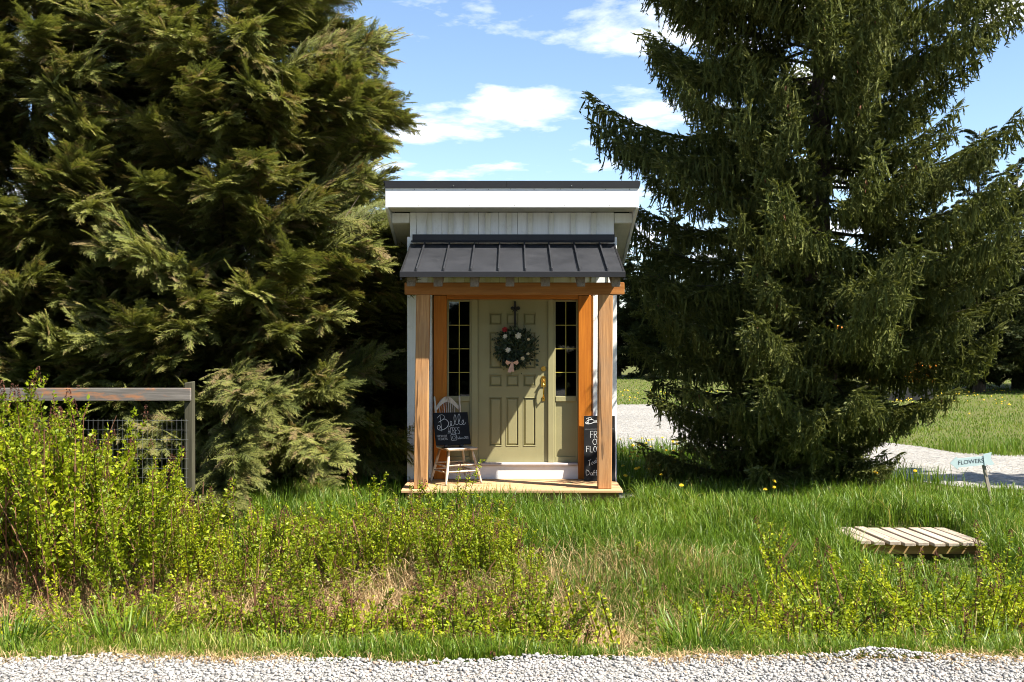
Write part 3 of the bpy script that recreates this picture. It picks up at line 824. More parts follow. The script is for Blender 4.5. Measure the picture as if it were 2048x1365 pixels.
def smoothp(pts, n=6):
    P_ = [Vector(p) for p in pts]
    if len(P_) < 3: return [tuple(p) for p in P_]
    o = []
    for i in range(len(P_) - 1):
        p0, p1, p2, p3 = P_[max(i - 1, 0)], P_[i], P_[i + 1], P_[min(i + 2, len(P_) - 1)]
        for k in range(n):
            t_ = k / n
            o.append(tuple(0.5 * ((2 * p1) + (p2 - p0) * t_ + (2 * p0 - 5 * p1 + 4 * p2 - p3) * t_ * t_ + (3 * p1 - p0 - 3 * p2 + p3) * t_ ** 3)))
    o.append(tuple(P_[-1])); return o
def chalk_text(b, s, x, z, h, width, pen, y, slant=0.0, rise=0.0):
    tot = sum(ADV.get(ch, .88 if ch.isupper() else .66) for ch in s)
    k = width / tot; cx = 0
    for ch in s:
        for st_ in G[ch]:
            pts = [(x + (cx + p[0]) * k + p[1] * h * slant, z + p[1] * h + rise * (cx + p[0]) * k) for p in st_]
            b.ribbon(smoothp(pts, 3) if ch in "SCUODabcdeforsy20" else pts, pen, y + random.uniform(-.0002, .0002))
        cx += ADV.get(ch, .88 if ch.isupper() else .66)
BELLE = [
 [(.187, .07), (.195, .30), (.20, .58)],
 [(.10, .17), (.18, .09), (.25, .07), (.31, .12), (.28, .20), (.13, .30)],
 [(.13, .30), (.28, .21), (.35, .22), (.41, .31), (.385, .42), (.30, .50), (.19, .54), (.10, .52), (.08, .44), (.12, .40), (.17, .43), (.15, .48), (.12, .47)],
 [(.405, .44), (.47, .41), (.51, .32), (.48, .27), (.46, .32), (.475, .40), (.53, .42), (.58, .36), (.64, .22), (.63, .09), (.60, .10), (.58, .22), (.60, .35), (.65, .39), (.70, .34), (.76, .18), (.75, .06), (.71, .10), (.70, .22), (.72, .36), (.78, .39), (.84, .33), (.85, .25), (.82, .26), (.80, .33), (.83, .38), (.87, .38), (.91, .33)]]
def belle(b, x, ztop, w, h, pen, y):
    for i, st_ in enumerate(BELLE):
        b.ribbon(smoothp([(x + p[0] * w, ztop - p[1] * h) for p in st_], 6), pen * (1.5 if i == 2 else 1.0), y - 0.0003 * i)

# ------------------------------------------------------------------ chair with its chalkboard
ch_rot = R(27)
cl = Vector((gx(912, 13.25), -0.36, 0.2215))
chair = tag(empty("spindle_chair", cl, None, (0, 0, ch_rot)), "worn cream spindle-back wooden chair beside the left porch post", "chair")
# local: x to the chair's side, -y to its front
HW, HD, SH = 0.20, 0.20, 0.45
b = MB()
b.hexa([(-HW, -HD - .02, SH - .03), (HW, -HD - .02, SH - .03), (HW * .9, HD, SH - .03), (-HW * .9, HD, SH - .03)],
       [(-HW - .012, -HD - .035, SH), (HW + .012, -HD - .035, SH), (HW * .95, HD + .015, SH), (-HW * .95, HD + .015, SH)], 0.008)
b.build("seat", M["chair"], chair)
legs = {}
for sx in (-1, 1):
    for sy in (-1, 1):
        top = Vector((sx * HW * .78, sy * HD * .72, SH - .028)); bot = Vector((sx * HW * 1.22, sy * HD * 1.20, 0.0))
        pts = [bot.lerp(top, k) for k in (0, .06, .2, .35, .5, .62, .75, .9, 1)]
        MB().tube(pts, [.012, .013, .017, .020, .017, .019, .018, .015, .013], 10).build("leg", M["chair"], chair)
        legs[sx, sy] = (top, bot)
def leg_at(sx, sy, z):
    top, bot = legs[sx, sy]; return bot.lerp(top, z / top.z)
for za, zb, kind in ((.16, .235, 'f'), (.15, .225, 's'), (.16, .24, 'b')):
    for z in (za, zb):
        if kind == 'f': prs = [((-1, -1), (1, -1))]
        elif kind == 'b': prs = [((-1, 1), (1, 1))]
        else: prs = [((-1, -1), (-1, 1)), ((1, -1), (1, 1))]
        for a_, c_ in prs:
            p, q_ = leg_at(*a_, z), leg_at(*c_, z)
            MB().tube([p, p.lerp(q_, .5), q_], [.008, .012, .008], 8).build("stretcher", M["chair"], chair)
BT = 0.66   # back height over the seat
for sx in (-1, 1):
    p = Vector((sx * .155, HD - .01, SH)); q_ = Vector((sx * .175, HD + .085, SH + BT * .92))
    pts = [p.lerp(q_, k) for k in (0, .15, .3, .5, .7, .82, .88, .95, 1, 1.04)]
    MB().tube(pts, [.013, .016, .013, .016, .014, .016, .010, .014, .013, .004], 10).build("back_post", M["chair"], chair)
cr = MB()
N_ = 14
top_, bot_ = [], []
for i in range(N_ + 1):
    u = -1 + 2 * i / N_
    x = u * .165; yb2 = HD + .075 + .018 * (1 - u * u)
    zc = SH + BT * .70 + .125 * math.cos(u * math.pi / 2) ** 1.1
    hh = .024 + .012 * (1 - u * u)
    top_.append((x, yb2, zc + hh)); bot_.append((x, yb2, zc - hh))
for i in range(N_):
    f = lambda p, dy: (p[0], p[1] + dy, p[2])
    for dy in (-.011, .011):
        cr.face([f(bot_[i], dy), f(bot_[i + 1], dy), f(top_[i + 1], dy), f(top_[i], dy)])
    cr.face([f(top_[i], -.011), f(top_[i + 1], -.011), f(top_[i + 1], .011), f(top_[i], .011)])
    cr.face([f(bot_[i], -.011), f(bot_[i + 1], -.011), f(bot_[i + 1], .011), f(bot_[i], .011)])
cr.build("crest_rail", M["chair"], chair)
for i in range(8):
    u = -1 + 2 * (i + .5) / 8
    xt = u * .125; xb2 = u * .045
    zt = SH + BT * .70 + .125 * math.cos(xt / .165 * math.pi / 2) ** 1.1 - .02
    MB().tube([(xb2, HD - .01, SH), (xt * .72 + xb2 * .28, HD + .06, SH + .6 * (zt - SH)), (xt, HD + .085, zt)], [.006, .0065, .005], 6).build("spindle", M["chair"], chair)
# board leaning on the seat
bd = tag(empty("chalkboard_sign", cl + Matrix.Rotation(ch_rot, 3, 'Z') @ Vector((-0.075, -0.10, SH + 0.036)), None, (R(-21), 0, R(19))), "square chalkboard reading Belle Acres leaning on the chair seat", "sign")
BW, BH = 0.455, 0.425
MB().box(-BW / 2, BW / 2, 0, 0.018, 0, BH, 0.003).build("panel", M["board"], bd)
MB().box(-.12, -.08, -.015, .05, -.026, -.001, .004).box(.08, .12, -.015, .05, -.026, -.001, .004).build("easel_foot", M["black_iron"], bd)
b = MB(); yk = -0.0016
belle(b, -BW / 2, BH, BW, BH, .0052, yk)
u_ = lambda u: -BW / 2 + u * BW
w_ = lambda v: BH - v * BH
chalk_text(b, "ACRES", u_(.37), w_(.665), .20 * BH, .355 * BW, .0042, yk)
chalk_text(b, "FRESH CUT", u_(.05), w_(.755), .062 * BH, .29 * BW, .0028, yk)
chalk_text(b, "FLOWERS", u_(.075), w_(.845), .066 * BH, .27 * BW, .0030, yk)
chalk_text(b, "bellacres", u_(.635), w_(.83), .075 * BH, .19 * BW, .0022, yk)
chalk_text(b, "2021", u_(.825), w_(.825), .075 * BH, .12 * BW, .0030, yk)
ic = [(.455, .69), (.585, .685), (.60, .70), (.605, .845), (.59, .86), (.465, .865), (.45, .85), (.443, .70)]
b.ribbon([(u_(p[0]), w_(p[1])) for p in ic], .0042, yk, True)
b.ribbon([(u_(.525 + .042 * math.cos(q_)), w_(.78 + .05 * math.sin(q_))) for q_ in np.linspace(0, 2 * math.pi, 17)[:-1]], .0034, yk, True)
b.ribbon([(u_(.567), w_(.722)), (u_(.574), w_(.727))], .006, yk)
b.build("chalk_lettering", M["chalk"], bd)

# tall board behind the right post
tb = tag(empty("tall_chalkboard", (gx(1199, 13.36), -0.275, 0.222), None, (R(-9), 0, R(-2))), "tall narrow chalkboard listing fresh cut flowers behind the right porch post", "sign")
TW, TH = 0.395, 0.835
b = MB(); b.box(-TW / 2, TW / 2, 0, 0.016, 0, TH, 0.002); b.build("panel", M["board"], tb)
MB().box(TW / 2 + .0005, TW / 2 + .010, -.003, .02, 0, TH, .002).build("side_edge", M["threshold"], tb)
b = MB()
belle(b, -TW / 2 - .005, TH - .012, TW * .85, .17, .0055, yk)
b.ribbon([(-TW / 2 + .01, TH - .172), (TW / 2 - .01, TH - .168)], .002, yk)
chalk_text(b, "FRESH", -.115, TH - .283, .085, .24, .0055, yk)
chalk_text(b, "CUT", -.085, TH - .372, .075, .16, .0055, yk)
chalk_text(b, "FLOWERS", -.165, TH - .465, .075, .33, .0062, yk)
chalk_text(b, "Today", -.150, TH - .645, .070, .17, .0045, yk, .1, .38)
chalk_text(b, "Daffodils", -.172, TH - .760, .065, .30, .0048, yk)
b.build("chalk_lettering", M["chalk"], tb)

# ------------------------------------------------------------------ arrow sign
sp0 = at(1987, 1030, 12.4); sp0.z = float(ground_z(sp0.x, sp0.y)) - 0.05
sp1 = at(1966, 925, 12.4)
arrow = tag(empty("arrow_sign", sp0), "pale blue arrow sign reading FLOWERS on a leaning wooden stake", "sign")
d_ = sp1 - sp0
tilt = math.atan2(d_.x, d_.z)
st_o = MB(); st_o.box(-.019, .019, -.012, .012, 0, d_.length + .06, .003); so = st_o.build("stake", M["stake"], arrow); so.rotation_euler = (0, tilt, 0)
ab = empty("arrow_board", d_ + Vector((0, -0.016, 0.03)), arrow, (0, R(-5.5), 0))
def poly(name, pts, y0, y1, mat, parent):
    b = MB()
    F = [b.bm.verts.new((p[0], y0, p[1])) for p in pts]; Bk = [b.bm.verts.new((p[0], y1, p[1])) for p in pts]
    b.bm.faces.new(F); b.bm.faces.new(Bk[::-1])
    for i in range(len(F)):
        j = (i + 1) % len(F); b.bm.faces.new([F[i], Bk[i], Bk[j], F[j]])
    return b.build(name, mat, parent)
sc_ = 12.4 / FPX
shaft = [(-68, 0), (-54, 12), (-52, 8), (2, 8), (2, -10), (-52, -10), (-54, -14)]
poly("arrow_head", [(p[0] * sc_, p[1] * sc_) for p in shaft], -.012, -.001, M["sign"], ab)
tail = [(0, -12), (20, -10.5), (13, 1), (16, 14), (-1, 12)]
poly("arrow_tail", [(p[0] * sc_, p[1] * sc_) for p in tail], -.018, -.0125, M["sign"], ab)
cu = bpy.data.curves.new("lettering", 'FONT'); cu.body = "FLOWERS"; cu.size = .071; cu.align_x = 'CENTER'; cu.align_y = 'CENTER'; cu.extrude = .0006; cu.offset = .0003
tmp = bpy.data.objects.new("lettering_curve", cu); COL.objects.link(tmp)
dg = bpy.context.evaluated_depsgraph_get(); dg.update()
me = bpy.data.meshes.new_from_object(tmp.evaluated_get(dg)); bpy.data.objects.remove(tmp)
me.materials.clear(); me.materials.append(M["sign_text"])
lo = link("lettering", me, ab); lo.location = (-26.5 * sc_, -.0127, -1 * sc_); lo.rotation_euler = (R(90), 0, 0)
tw = MB(); tw.tube([(0.012, -.015, -.05), (.03, -.02, -.09), (.05, -.015, -.13), (.055, -.01, -.17)], .003, 5)
tw.tube([(0.012, -.015, -.05), (.045, -.02, -.07), (.06, -.02, -.11)], .003, 5); tw.build("twine", M["threshold"], ab)

# ------------------------------------------------------------------ plank footbridge
fb_d0, fb_d1 = 10.45, 11.32
fbx0, fbx1 = gx(1682, 10.9), gx(1935, 10.9)
fbz = 0.005
fb = tag(empty("footbridge", ((fbx0 + fbx1) / 2, 11.0 - CAM_D, 0)), "short sun-bleached plank footbridge lying in the tall grass", "footbridge")
ox, oy = fb.location.x, fb.location.y
npl = 9
for i in range(npl):
    xa = fbx0 + (fbx1 - fbx0) * i / npl
    w = (fbx1 - fbx0) / npl - 0.032 + random.uniform(-.006, .004)
    b = MB(); sk = random.uniform(-.012, .012)
    zt = fbz + random.uniform(-.006, .006) - 0.02 * (i / npl)
    xa -= ox
    y0, y1 = fb_d0 - CAM_D - oy + random.uniform(-.02, .03), fb_d1 - CAM_D - oy + random.uniform(-.03, .02)
    b.hexa([(xa + .05, y0, zt - .036), (xa + w + .05, y0, zt - .036), (xa + w - .03 + sk, y1, zt - .036), (xa - .03 + sk, y1, zt - .036)],
           [(xa + .05, y0, zt), (xa + w + .05, y0, zt), (xa + w - .03 + sk, y1, zt), (xa - .03 + sk, y1, zt)], .005)
    b.build("plank", M["plank"], fb)
for yy in (fb_d0 + .14, fb_d1 - .14):
    MB().box(fbx0 - ox + .04, fbx1 - ox + .02, yy - CAM_D - oy - .02, yy - CAM_D - oy + .02, fbz - .15, fbz - .045, .004).build("stringer", M["skirt"], fb)

# ------------------------------------------------------------------ fence with wire mesh
fy = 11.2 - CAM_D
fx1 = gx(380, 11.2)
fence = tag(empty("wire_fence", (fx1, fy, 0)), "weathered rail fence with wire mesh standing in the shrubs", "fence")
for x in (0.0, -2.45, -4.9):
    b = MB(); w = .046
    b.hexa([(x - w, -w, -.3), (x + w, -w, -.3), (x + w, w, -.3), (x - w, w, -.3)], [(x - w - .004, -w, 1.562), (x + w - .004, -w, 1.575), (x + w - .004, w, 1.58), (x - w - .004, w, 1.565)], .008)
    b.build("fence_post", M["grey_post"], fence)
MB().box(-2.44, .03, -.088, -.048, 1.372, 1.510, .005).build("rail", M["grey_wood"], fence)
MB().box(-5.0, -2.444, -.088, -.048, 1.368, 1.506, .005).build("rail", M["grey_wood"], fence)
b = MB()
for i in range(92):
    x = -.02 - i * .0525
    b.tube([(x, -.052, 0), (x + random.uniform(-.004, .004), -.052, .6), (x, -.052, 1.18)], .0012, 4, False)
for j in range(12):
    z = .04 + j * .102
    b.tube([(-4.9, -.055, z), (-2.4, -.055, z + random.uniform(-.01, .01)), (.0, -.055, z)], .0012, 4, False)
b.build("wire_mesh", M["wire"], fence)

# ------------------------------------------------------------------ conifer boughs
def ribbon_segs(T, A, B, wa, wb, mat, c):
    """thin twigs: one upright and one flat strip for each segment"""
    n = len(A)
    if not n: return
    d = nrm(B - A)
    for ref in (np.array([0, 0, 1.0]), np.array([0.3, 1.0, 0])):
        s = nrm(np.cross(d, ref))
        wa_ = np.broadcast_to(np.asarray(wa, float).reshape(-1, 1), (n, 1)); wb_ = np.broadcast_to(np.asarray(wb, float).reshape(-1, 1), (n, 1))
        v = np.stack([A - s * wa_, A + s * wa_, B + s * wb_, B - s * wb_], 1).reshape(-1, 3)
        k = np.arange(n)[:, None] * 4
        T.add(v, np.concatenate([k + [0, 1, 2], k + [0, 2, 3]]), mat, c)

def needles(T, A, B, per_m, nl, nw, tint, rng, mat=0, fwd=0.6):
    L = np.linalg.norm(B - A, axis=1)
    cnt = np.maximum(1, (L * per_m).astype(int))
    i = np.repeat(np.arange(len(A)), cnt); n = len(i)
    t_ = rng.random((n, 1))
    base = A[i] + (B - A)[i] * t_
    ax = nrm((B - A)[i])
    rad = rng.normal(size=(n, 3)); rad = nrm(rad - ax * (rad * ax).sum(1, keepdims=True))
    d = nrm(ax * fwd + rad * 0.8)
    s = nrm(np.cross(d, rng.normal(size=(n, 3)))) * (nw * 0.5)
    ln = nl * rng.uniform(0.7, 1.2, (n, 1))
    v = np.stack([base - s, base + s, base + d * ln], 1).reshape(-1, 3)
    k = np.arange(n)[:, None] * 3
    tv = np.clip(tint[i] + rng.normal(0, 0.08, n), 0, 1)
    T.add(v, k + [0, 1, 2], mat, np.repeat(tv, 3))

def spruce_bough(L, seed, hang=1.0):
    rng = np.random.default_rng(seed)
    T = Tri()
    S = np.linspace(0, 1, 15)
    def axis(s):
        s = np.asarray(s, float)
        return np.stack([L * s, 0.05 * L * np.sin(s * 4 + seed), L * (-0.12 * np.sin(np.pi * np.minimum(s, 1) * 0.85) + 0.16 * s ** 3)], -1)
    P_ = axis(S)
    ribbon_segs(T, P_[:-1], P_[1:], 0.018 * L / 2 * (1.05 - S[:-1]), 0.018 * L / 2 * (1.05 - S[1:]), 1, 0.5)
    nA, nB, nT = [], [], []
    n = int(L / 0.036)
    for k in range(n):
        s = 0.10 + 0.90 * (k + rng.random()) / n
        side = 1 if k % 2 else -1
        p = axis(s)
        ln = L * (0.07 + 0.20 * (1 - s) ** 0.7 * min(1, s * 4)) * rng.uniform(0.6, 1.2)
        f = rng.uniform(0.5, 1.0)
        d0 = nrm(np.array([f, side * 1.0, rng.uniform(-0.25, 0.22)]))
        m = p + d0 * ln * 0.55
        d1 = nrm(d0 + np.array([0.2, 0, rng.uniform(-0.55, 0.1)]))
        e = m + d1 * ln * 0.45
        tn = rng.uniform(0.2, 0.6)
        nA += [p, m]; nB += [m, e]; nT += [tn, tn + 0.12]
        # twigs on the lateral
        q_ = int(ln / 0.042) + 1
        for j in range(q_):
            u = (j + rng.random()) / q_
            a = p + (e - p) * u
            if rng.random() < 0.55 * hang:          # hanging curtain
                hl = rng.uniform(0.06, 0.30) * (0.5 + 0.5 * L / 2.2)
                b_ = a + np.array([rng.normal(0, 0.05), rng.normal(0, 0.05), -hl])
                tq = rng.uniform(0.25, 0.75)
                nA.append(a); nB.append(b_); nT.append(tq)
                for _ in range(int(hl / 0.05)):
                    w = rng.random(); c0 = a + (b_ - a) * w
                    nA.append(c0); nB.append(c0 + nrm(np.array([rng.normal(0, .7), rng.normal(0, .7), -.8])) * rng.uniform(.03, .08)); nT.append(tq + rng.uniform(-.05, .15))
            else:
                sl = rng.uniform(0.06, 0.13)
                dd = nrm(d0 * 0.7 + np.array([rng.uniform(-.3, .8), rng.uniform(-.8, .8), rng.uniform(-.1, .55)]))
                nA.append(a); nB.append(a + dd * sl); nT.append(rng.uniform(0.45, 0.85))
        # bright tip
        sl = rng.uniform(0.05, 0.10)
        nA.append(e); nB.append(e + nrm(d1 + np.array([0, 0, .35])) * sl); nT.append(rng.uniform(0.75, 1.0))
    if seed % 2 == 0:                          # a few hanging cones
        c0 = axis(rng.uniform(.6, .95, 3)) + np.array([0, 0, -.02]); c1 = c0 + np.array([0, 0, -.10])
        for _ in range(4): blades_on(T, c0, c1, rng.normal(size=(3, 3)) * np.array([1, 1, .1]), .016, np.full(3, .5), 2)
    tip = axis(1.0)
    for k in range(5):
        dd = nrm(np.array([1.0, rng.uniform(-.8, .8) * (k > 0), rng.uniform(.1, .7)]))
        nA.append(tip); nB.append(tip + dd * rng.uniform(.10, .20)); nT.append(.9)
    nA, nB, nT = np.array(nA), np.array(nB), np.array(nT)
    ribbon_segs(T, nA, nB, 0.0016, 0.0010, 1, 0.5)
    for _ in range(3):
        w3 = np.minimum(.013, .16 * np.linalg.norm(nB - nA, axis=1))[:, None] * rng.uniform(.8, 1.2, (len(nA), 1))
        blades_on(T, nA, nB + (nB - nA) * .08, rng.normal(size=nA.shape), w3, np.clip(nT + rng.normal(0, .05, len(nT)), 0, 1))
    needles(T, nA, nB, 130, 0.023, 0.0060, nT, rng)
    needles(T, P_[4:-1], P_[5:], 190, 0.026, 0.0072, np.full(len(P_) - 5, 0.5), rng)
    return T

def sub_branches(A, B, N, n, ang, lo, hi, taper, rng, jit=0.15):
    m = len(A); i = np.repeat(np.arange(m), n)
    t_ = ((np.tile(np.arange(n), m) + rng.random(m * n)) / n)
    side = np.where(np.tile(np.arange(n), m) % 2 == 0, 1.0, -1.0)[:, None]
    ax = nrm((B - A)[i]); sd = nrm(np.cross(N[i], ax))
    an = ang + rng.normal(0, 0.12, (m * n, 1))
    d = nrm(ax * np.cos(an) + sd * side * np.sin(an) + rng.normal(0, jit, (m * n, 3)))
    L = (rng.uniform(lo, hi, m * n) * (1 - taper * t_))[:, None]
    p = A[i] + (B - A)[i] * t_[:, None]
    return p, p + d * L, nrm(N[i] + rng.normal(0, 0.25, (m * n, 3))), i

def blades_on(T, A, B, N, w, tint, mat=0):
    """one lens-shaped flat leaflet for each segment"""
    n = len(A)
    s = nrm(np.cross(B - A, N)) * w
    m = A + (B - A) * 0.4
    v = np.stack([A, m + s, B, m - s], 1).reshape(-1, 3)
    k = np.arange(n)[:, None] * 4
    T.add(v, np.concatenate([k + [0, 1, 2], k + [0, 2, 3]]), mat, np.repeat(tint, 4))
def spikes_on(T, A, B, N, w, tint, mat=0):
    n = len(A)
    s = nrm(np.cross(B - A, N)) * w
    v = np.stack([A - s, A + s, B], 1).reshape(-1, 3)
    k = np.arange(n)[:, None] * 3
    T.add(v, k + [0, 1, 2], mat, np.repeat(tint, 3))

def cypress_bough(L, seed, fronds=40):
    rng = np.random.default_rng(seed)
    T = Tri()
    def axis(s):
        s = np.asarray(s, float)
        return np.stack([L * s, 0.05 * L * np.sin(s * 3 + seed), L * (0.10 * np.sin(np.pi * s) - 0.12 * s ** 2)], -1)
    S = np.linspace(0, 1, 12); P_ = axis(S)
    ribbon_segs(T, P_[:-1], P_[1:], 0.009 * L * (1.04 - S[:-1]), 0.009 * L * (1.04 - S[1:]), 1, 0.5)
    fs = np.sort(0.12 + 0.88 * rng.random(fronds) ** 0.85); fs[-3:] = 1.0
    side = np.where(np.arange(fronds) % 2 == 0, 1.0, -1.0)
    p = axis(fs)
    d = nrm(np.stack([rng.uniform(0.7, 1.5, fronds), side * rng.uniform(.35, 1.2, fronds), rng.uniform(-.75, .75, fronds)], -1))
    ln = (L * rng.uniform(0.18, 0.36, fronds) * (1.15 - 0.62 * fs))[:, None]
    N0 = nrm(np.stack([rng.uniform(.1, .9, fronds), rng.normal(0, .35, fronds), np.full(fronds, .9)], -1))
    ft = rng.uniform(0.15, 0.8, fronds); brown = rng.random(fronds) < 0.07; ft[brown] = rng.uniform(.9, 1.0, brown.sum())
    sag = rng.uniform(.08, .34, (fronds, 1)) * np.array([[0, 0, -1.0]])
    A, B, N, F, W = [], [], [], [], []
    cur = p
    for k in range(4):
        nx_ = cur + d * ln * .27
        A.append(cur); B.append(nx_); N.append(N0); F.append(ft + .06 * k); W.append(np.full(fronds, (1.0, 1.0, .8, .5)[k]))
        cur = nx_; d = nrm(d + sag * (1 if k < 2 else .4) + rng.normal(0, .05, (fronds, 3)))
    A, B, N, F, W = (np.concatenate(v) for v in (A, B, N, F, W))
    ribbon_segs(T, A, B, 0.0030, 0.0022, 1, 0.4)
    spikes_on(T, A, B, N, 0.005, np.clip(F, 0, 1))
    nb = 5                                     # bare dead twigs
    q0 = axis(rng.uniform(.2, .8, nb)); q1 = q0 + nrm(rng.normal(size=(nb, 3)) + np.array([.8, 0, .1])) * rng.uniform(.15, .45, (nb, 1))
    ribbon_segs(T, q0, q1, .0045, .0015, 2, .5)
    a2, b2, N2, i2 = sub_branches(A, B, N, 9, 0.66, 0.07, 0.15, 0.1, rng, 0.06)
    b2 = a2 + (b2 - a2) * W[i2][:, None]
    b2[:, 2] -= .012
    t2 = np.clip(F[i2] + rng.normal(0, .06, len(i2)), 0, 1)
    spikes_on(T, a2, b2, N2, 0.0040, t2)
    a3, b3, N3, i3 = sub_branches(a2, b2, N2, 7, 0.55, 0.020, 0.042, 0.35, rng, 0.08)
    spikes_on(T, a3, b3, N3, 0.0040, np.clip(t2[i3] + rng.normal(0, .06, len(i3)) + .05, 0, 1))
    return T

SPRUCE_L = [2.9, 2.4, 1.9, 1.4]
SPRUCE = [[spruce_bough(L, 100 + 7 * i + k).mesh("spruce_bough", [M["spruce"], M["twig"], M["cone"]]) for k in range(2)] for i, L in enumerate(SPRUCE_L)]
CYP_L = [2.1, 1.7, 1.3]
CYP = [[cypress_bough(L, 300 + 7 * i + k, int(52 * L + 16)).mesh("cypress_bough", [M["cypress"], M["twig"], M["dead_twig"]]) for k in range(3)] for i, L in enumerate(CYP_L)]
def far_bough(L, seed):
    rng = np.random.default_rng(seed); T = Tri()
    n = 60
    s = np.sort(rng.random(n) ** 0.7)
    p = np.stack([L * s, np.zeros(n), L * (.08 * np.sin(np.pi * s) - .2 * s ** 2)], -1)
    side = np.where(np.arange(n) % 2 == 0, 1.0, -1.0)
    d = nrm(np.stack([rng.uniform(.5, 1.2, n), side, rng.uniform(-.9, .35, n)], -1))
    e = p + d * (L * rng.uniform(.14, .28, n) * (1.1 - .6 * s))[:, None]
    N = nrm(np.array([0, 0, 1.]) + rng.normal(0, .5, (n, 3)))
    ribbon_segs(T, p, e, .012, .006, 1, .4)
    a2, b2, N2, i2 = sub_branches(p, e, N, 13, .7, .14, .30, .3, rng, .25)
    tn = rng.uniform(.1, .8, n)[i2]
    spikes_on(T, a2, b2, N2, .034, tn)
    a3, b3, N3, i3 = sub_branches(a2, b2, N2, 5, .7, .06, .13, .4, rng, .3)
    spikes_on(T, a3, b3, N3, .030, np.clip(tn[i3] + rng.normal(0, .1, len(i3)), 0, 1))
    return T
FARB = [far_bough(3.2, 500 + k).mesh("conifer_bough", [M["far_leaf"], M["twig"]]) for k in range(3)]

def put_bough(meshes, parent, loc, az, pitch, roll, sc):
    o = bpy.data.objects.new("bough", random.choice(meshes))
    COL.objects.link(o); o.parent = parent
    o.location = loc; o.rotation_euler = (roll, pitch, az); o.scale = (sc, sc, sc)
    return o

def trunk_mesh(H, r, n=10, lean=0.0):
    b = MB()
    pts = [(lean * (z / H) ** 2 + 0.03 * math.sin(z * 1.3), 0.03 * math.cos(z * 1.7), z) for z in np.linspace(-0.15, H, 14)]
    b.tube(pts, [max(.012, r * (1.25 if i == 0 else 1) * (1 - i / 13.3)) for i in range(14)], n)
    return b

def sun_lands(p, plane_y=-0.4):
    """where the shadow of point p falls on the front of the shed"""
    t_ = (plane_y - p[1]) / SUN.y       # p - SUN * s  with y = plane_y
    s = (p[1] - plane_y) / SUN.y
    return p[0] - SUN.x * s, p[2] - SUN.z * s, s

# ------------------------------------------------------------------ the spruce
def build_spruce():
    tx, ty = gx(1640, 14.3), 14.3 - CAM_D
    tree = tag(empty("spruce_tree", (tx, ty, 0)), "big dark spruce with drooping curtains of twigs beside the shed", "tree")
    trunk_mesh(12.8, 0.24).build("trunk", M["bark"], tree)
    crown = empty("crown", (0, 0, 0), tree)
    prof = lambda z: np.interp(z, [0.2, 0.8, 2.0, 4.0, 6.3, 8, 10, 12.6], [1.9, 2.3, 2.55, 2.80, 3.0, 2.1, 1.1, .15])
    n = 0; k = 0
    levels = []
    zw = 0.45
    while zw < 12.3:
        m_ = 8 if zw < 6.8 else 5
        for q_ in range(m_): levels.append(zw + random.uniform(-.10, .10))
        for q_ in range(3): levels.append(zw + random.uniform(.15, .40))
        zw += 0.47 if zw < 6.8 else 0.62
    levels += [random.uniform(.25, 1.3) for q_ in range(26)]
    levels.sort()
    for z in levels:
        for _ in range(1):
            k += 1
            az = (k * 2.399963 + random.uniform(-.35, .35)) % (2 * math.pi)
            back = math.sin(az) > 0.45
            if back and random.random() < 0.4: continue
            Lb = float(prof(z)) * (random.uniform(0.80, 1.10) if random.random() < .75 else random.uniform(.5, .8))
            pitch = np.interp(z, [0.3, 2, 4.5, 6.5, 12], [0.16, 0.06, -0.10, -0.22, -0.5]) + random.uniform(-.14, .14)
            if math.cos(az) > .25 and z > 3.6: Lb *= float(np.interp(z, [3.6, 4.4, 4.9, 5.6, 6.6], [.9, .74, .56, .78, .82]))
            if math.cos(az) > 0: Lb *= 1 - (1 - float(np.interp(z, [.2, 1.3, 2.4, 3.5], [.50, .64, .88, 1]))) * math.cos(az) ** .6
            if math.sin(az) < -.3 and z < 1.2: Lb *= .8
            def shades(Lx):
                for fr_k in (0.5, 0.75, 1.0, 1.08):
                    for wy in (-.3, .3):
                        q_ = (tx + math.cos(az) * Lx * fr_k - math.sin(az) * wy * Lx * .4, ty + math.sin(az) * Lx * fr_k + math.cos(az) * wy * Lx * .4, z - math.sin(pitch) * Lx * fr_k)
                        for pl in (-0.42, -1.0):
                            lx, lz, s = sun_lands(q_, pl)
                            if s > 0 and -1.8 < lx < 1.63 and 0.2 < lz < 4.15: return lz
                return None
            if random.random() > 0.10:
                while shades(Lb) is not None and Lb > 0.5: Lb *= 0.88
            tip = (tx + math.cos(az) * Lb * .9, ty + math.sin(az) * Lb * .9, z - math.sin(pitch) * Lb)
            if tip[0] < 1.2: Lb *= (tx - 1.2) / (tx - tip[0])
            # the tree keeps clear of the shed
            if tip[0] < 1.75 and tip[1] > -0.6 and z < 4.3:
                Lb *= max(0.3, (tx - 1.75) / max(.1, tx - tip[0]))
            li = min(range(4), key=lambda i: abs(SPRUCE_L[i] - Lb))
            put_bough(SPRUCE[li], crown, (0.1 * math.cos(az), 0.1 * math.sin(az), z), az, pitch, random.uniform(-.25, .25), Lb / SPRUCE_L[li])
            n += 1
            if n >= 296: break
    return n
NS = build_spruce()

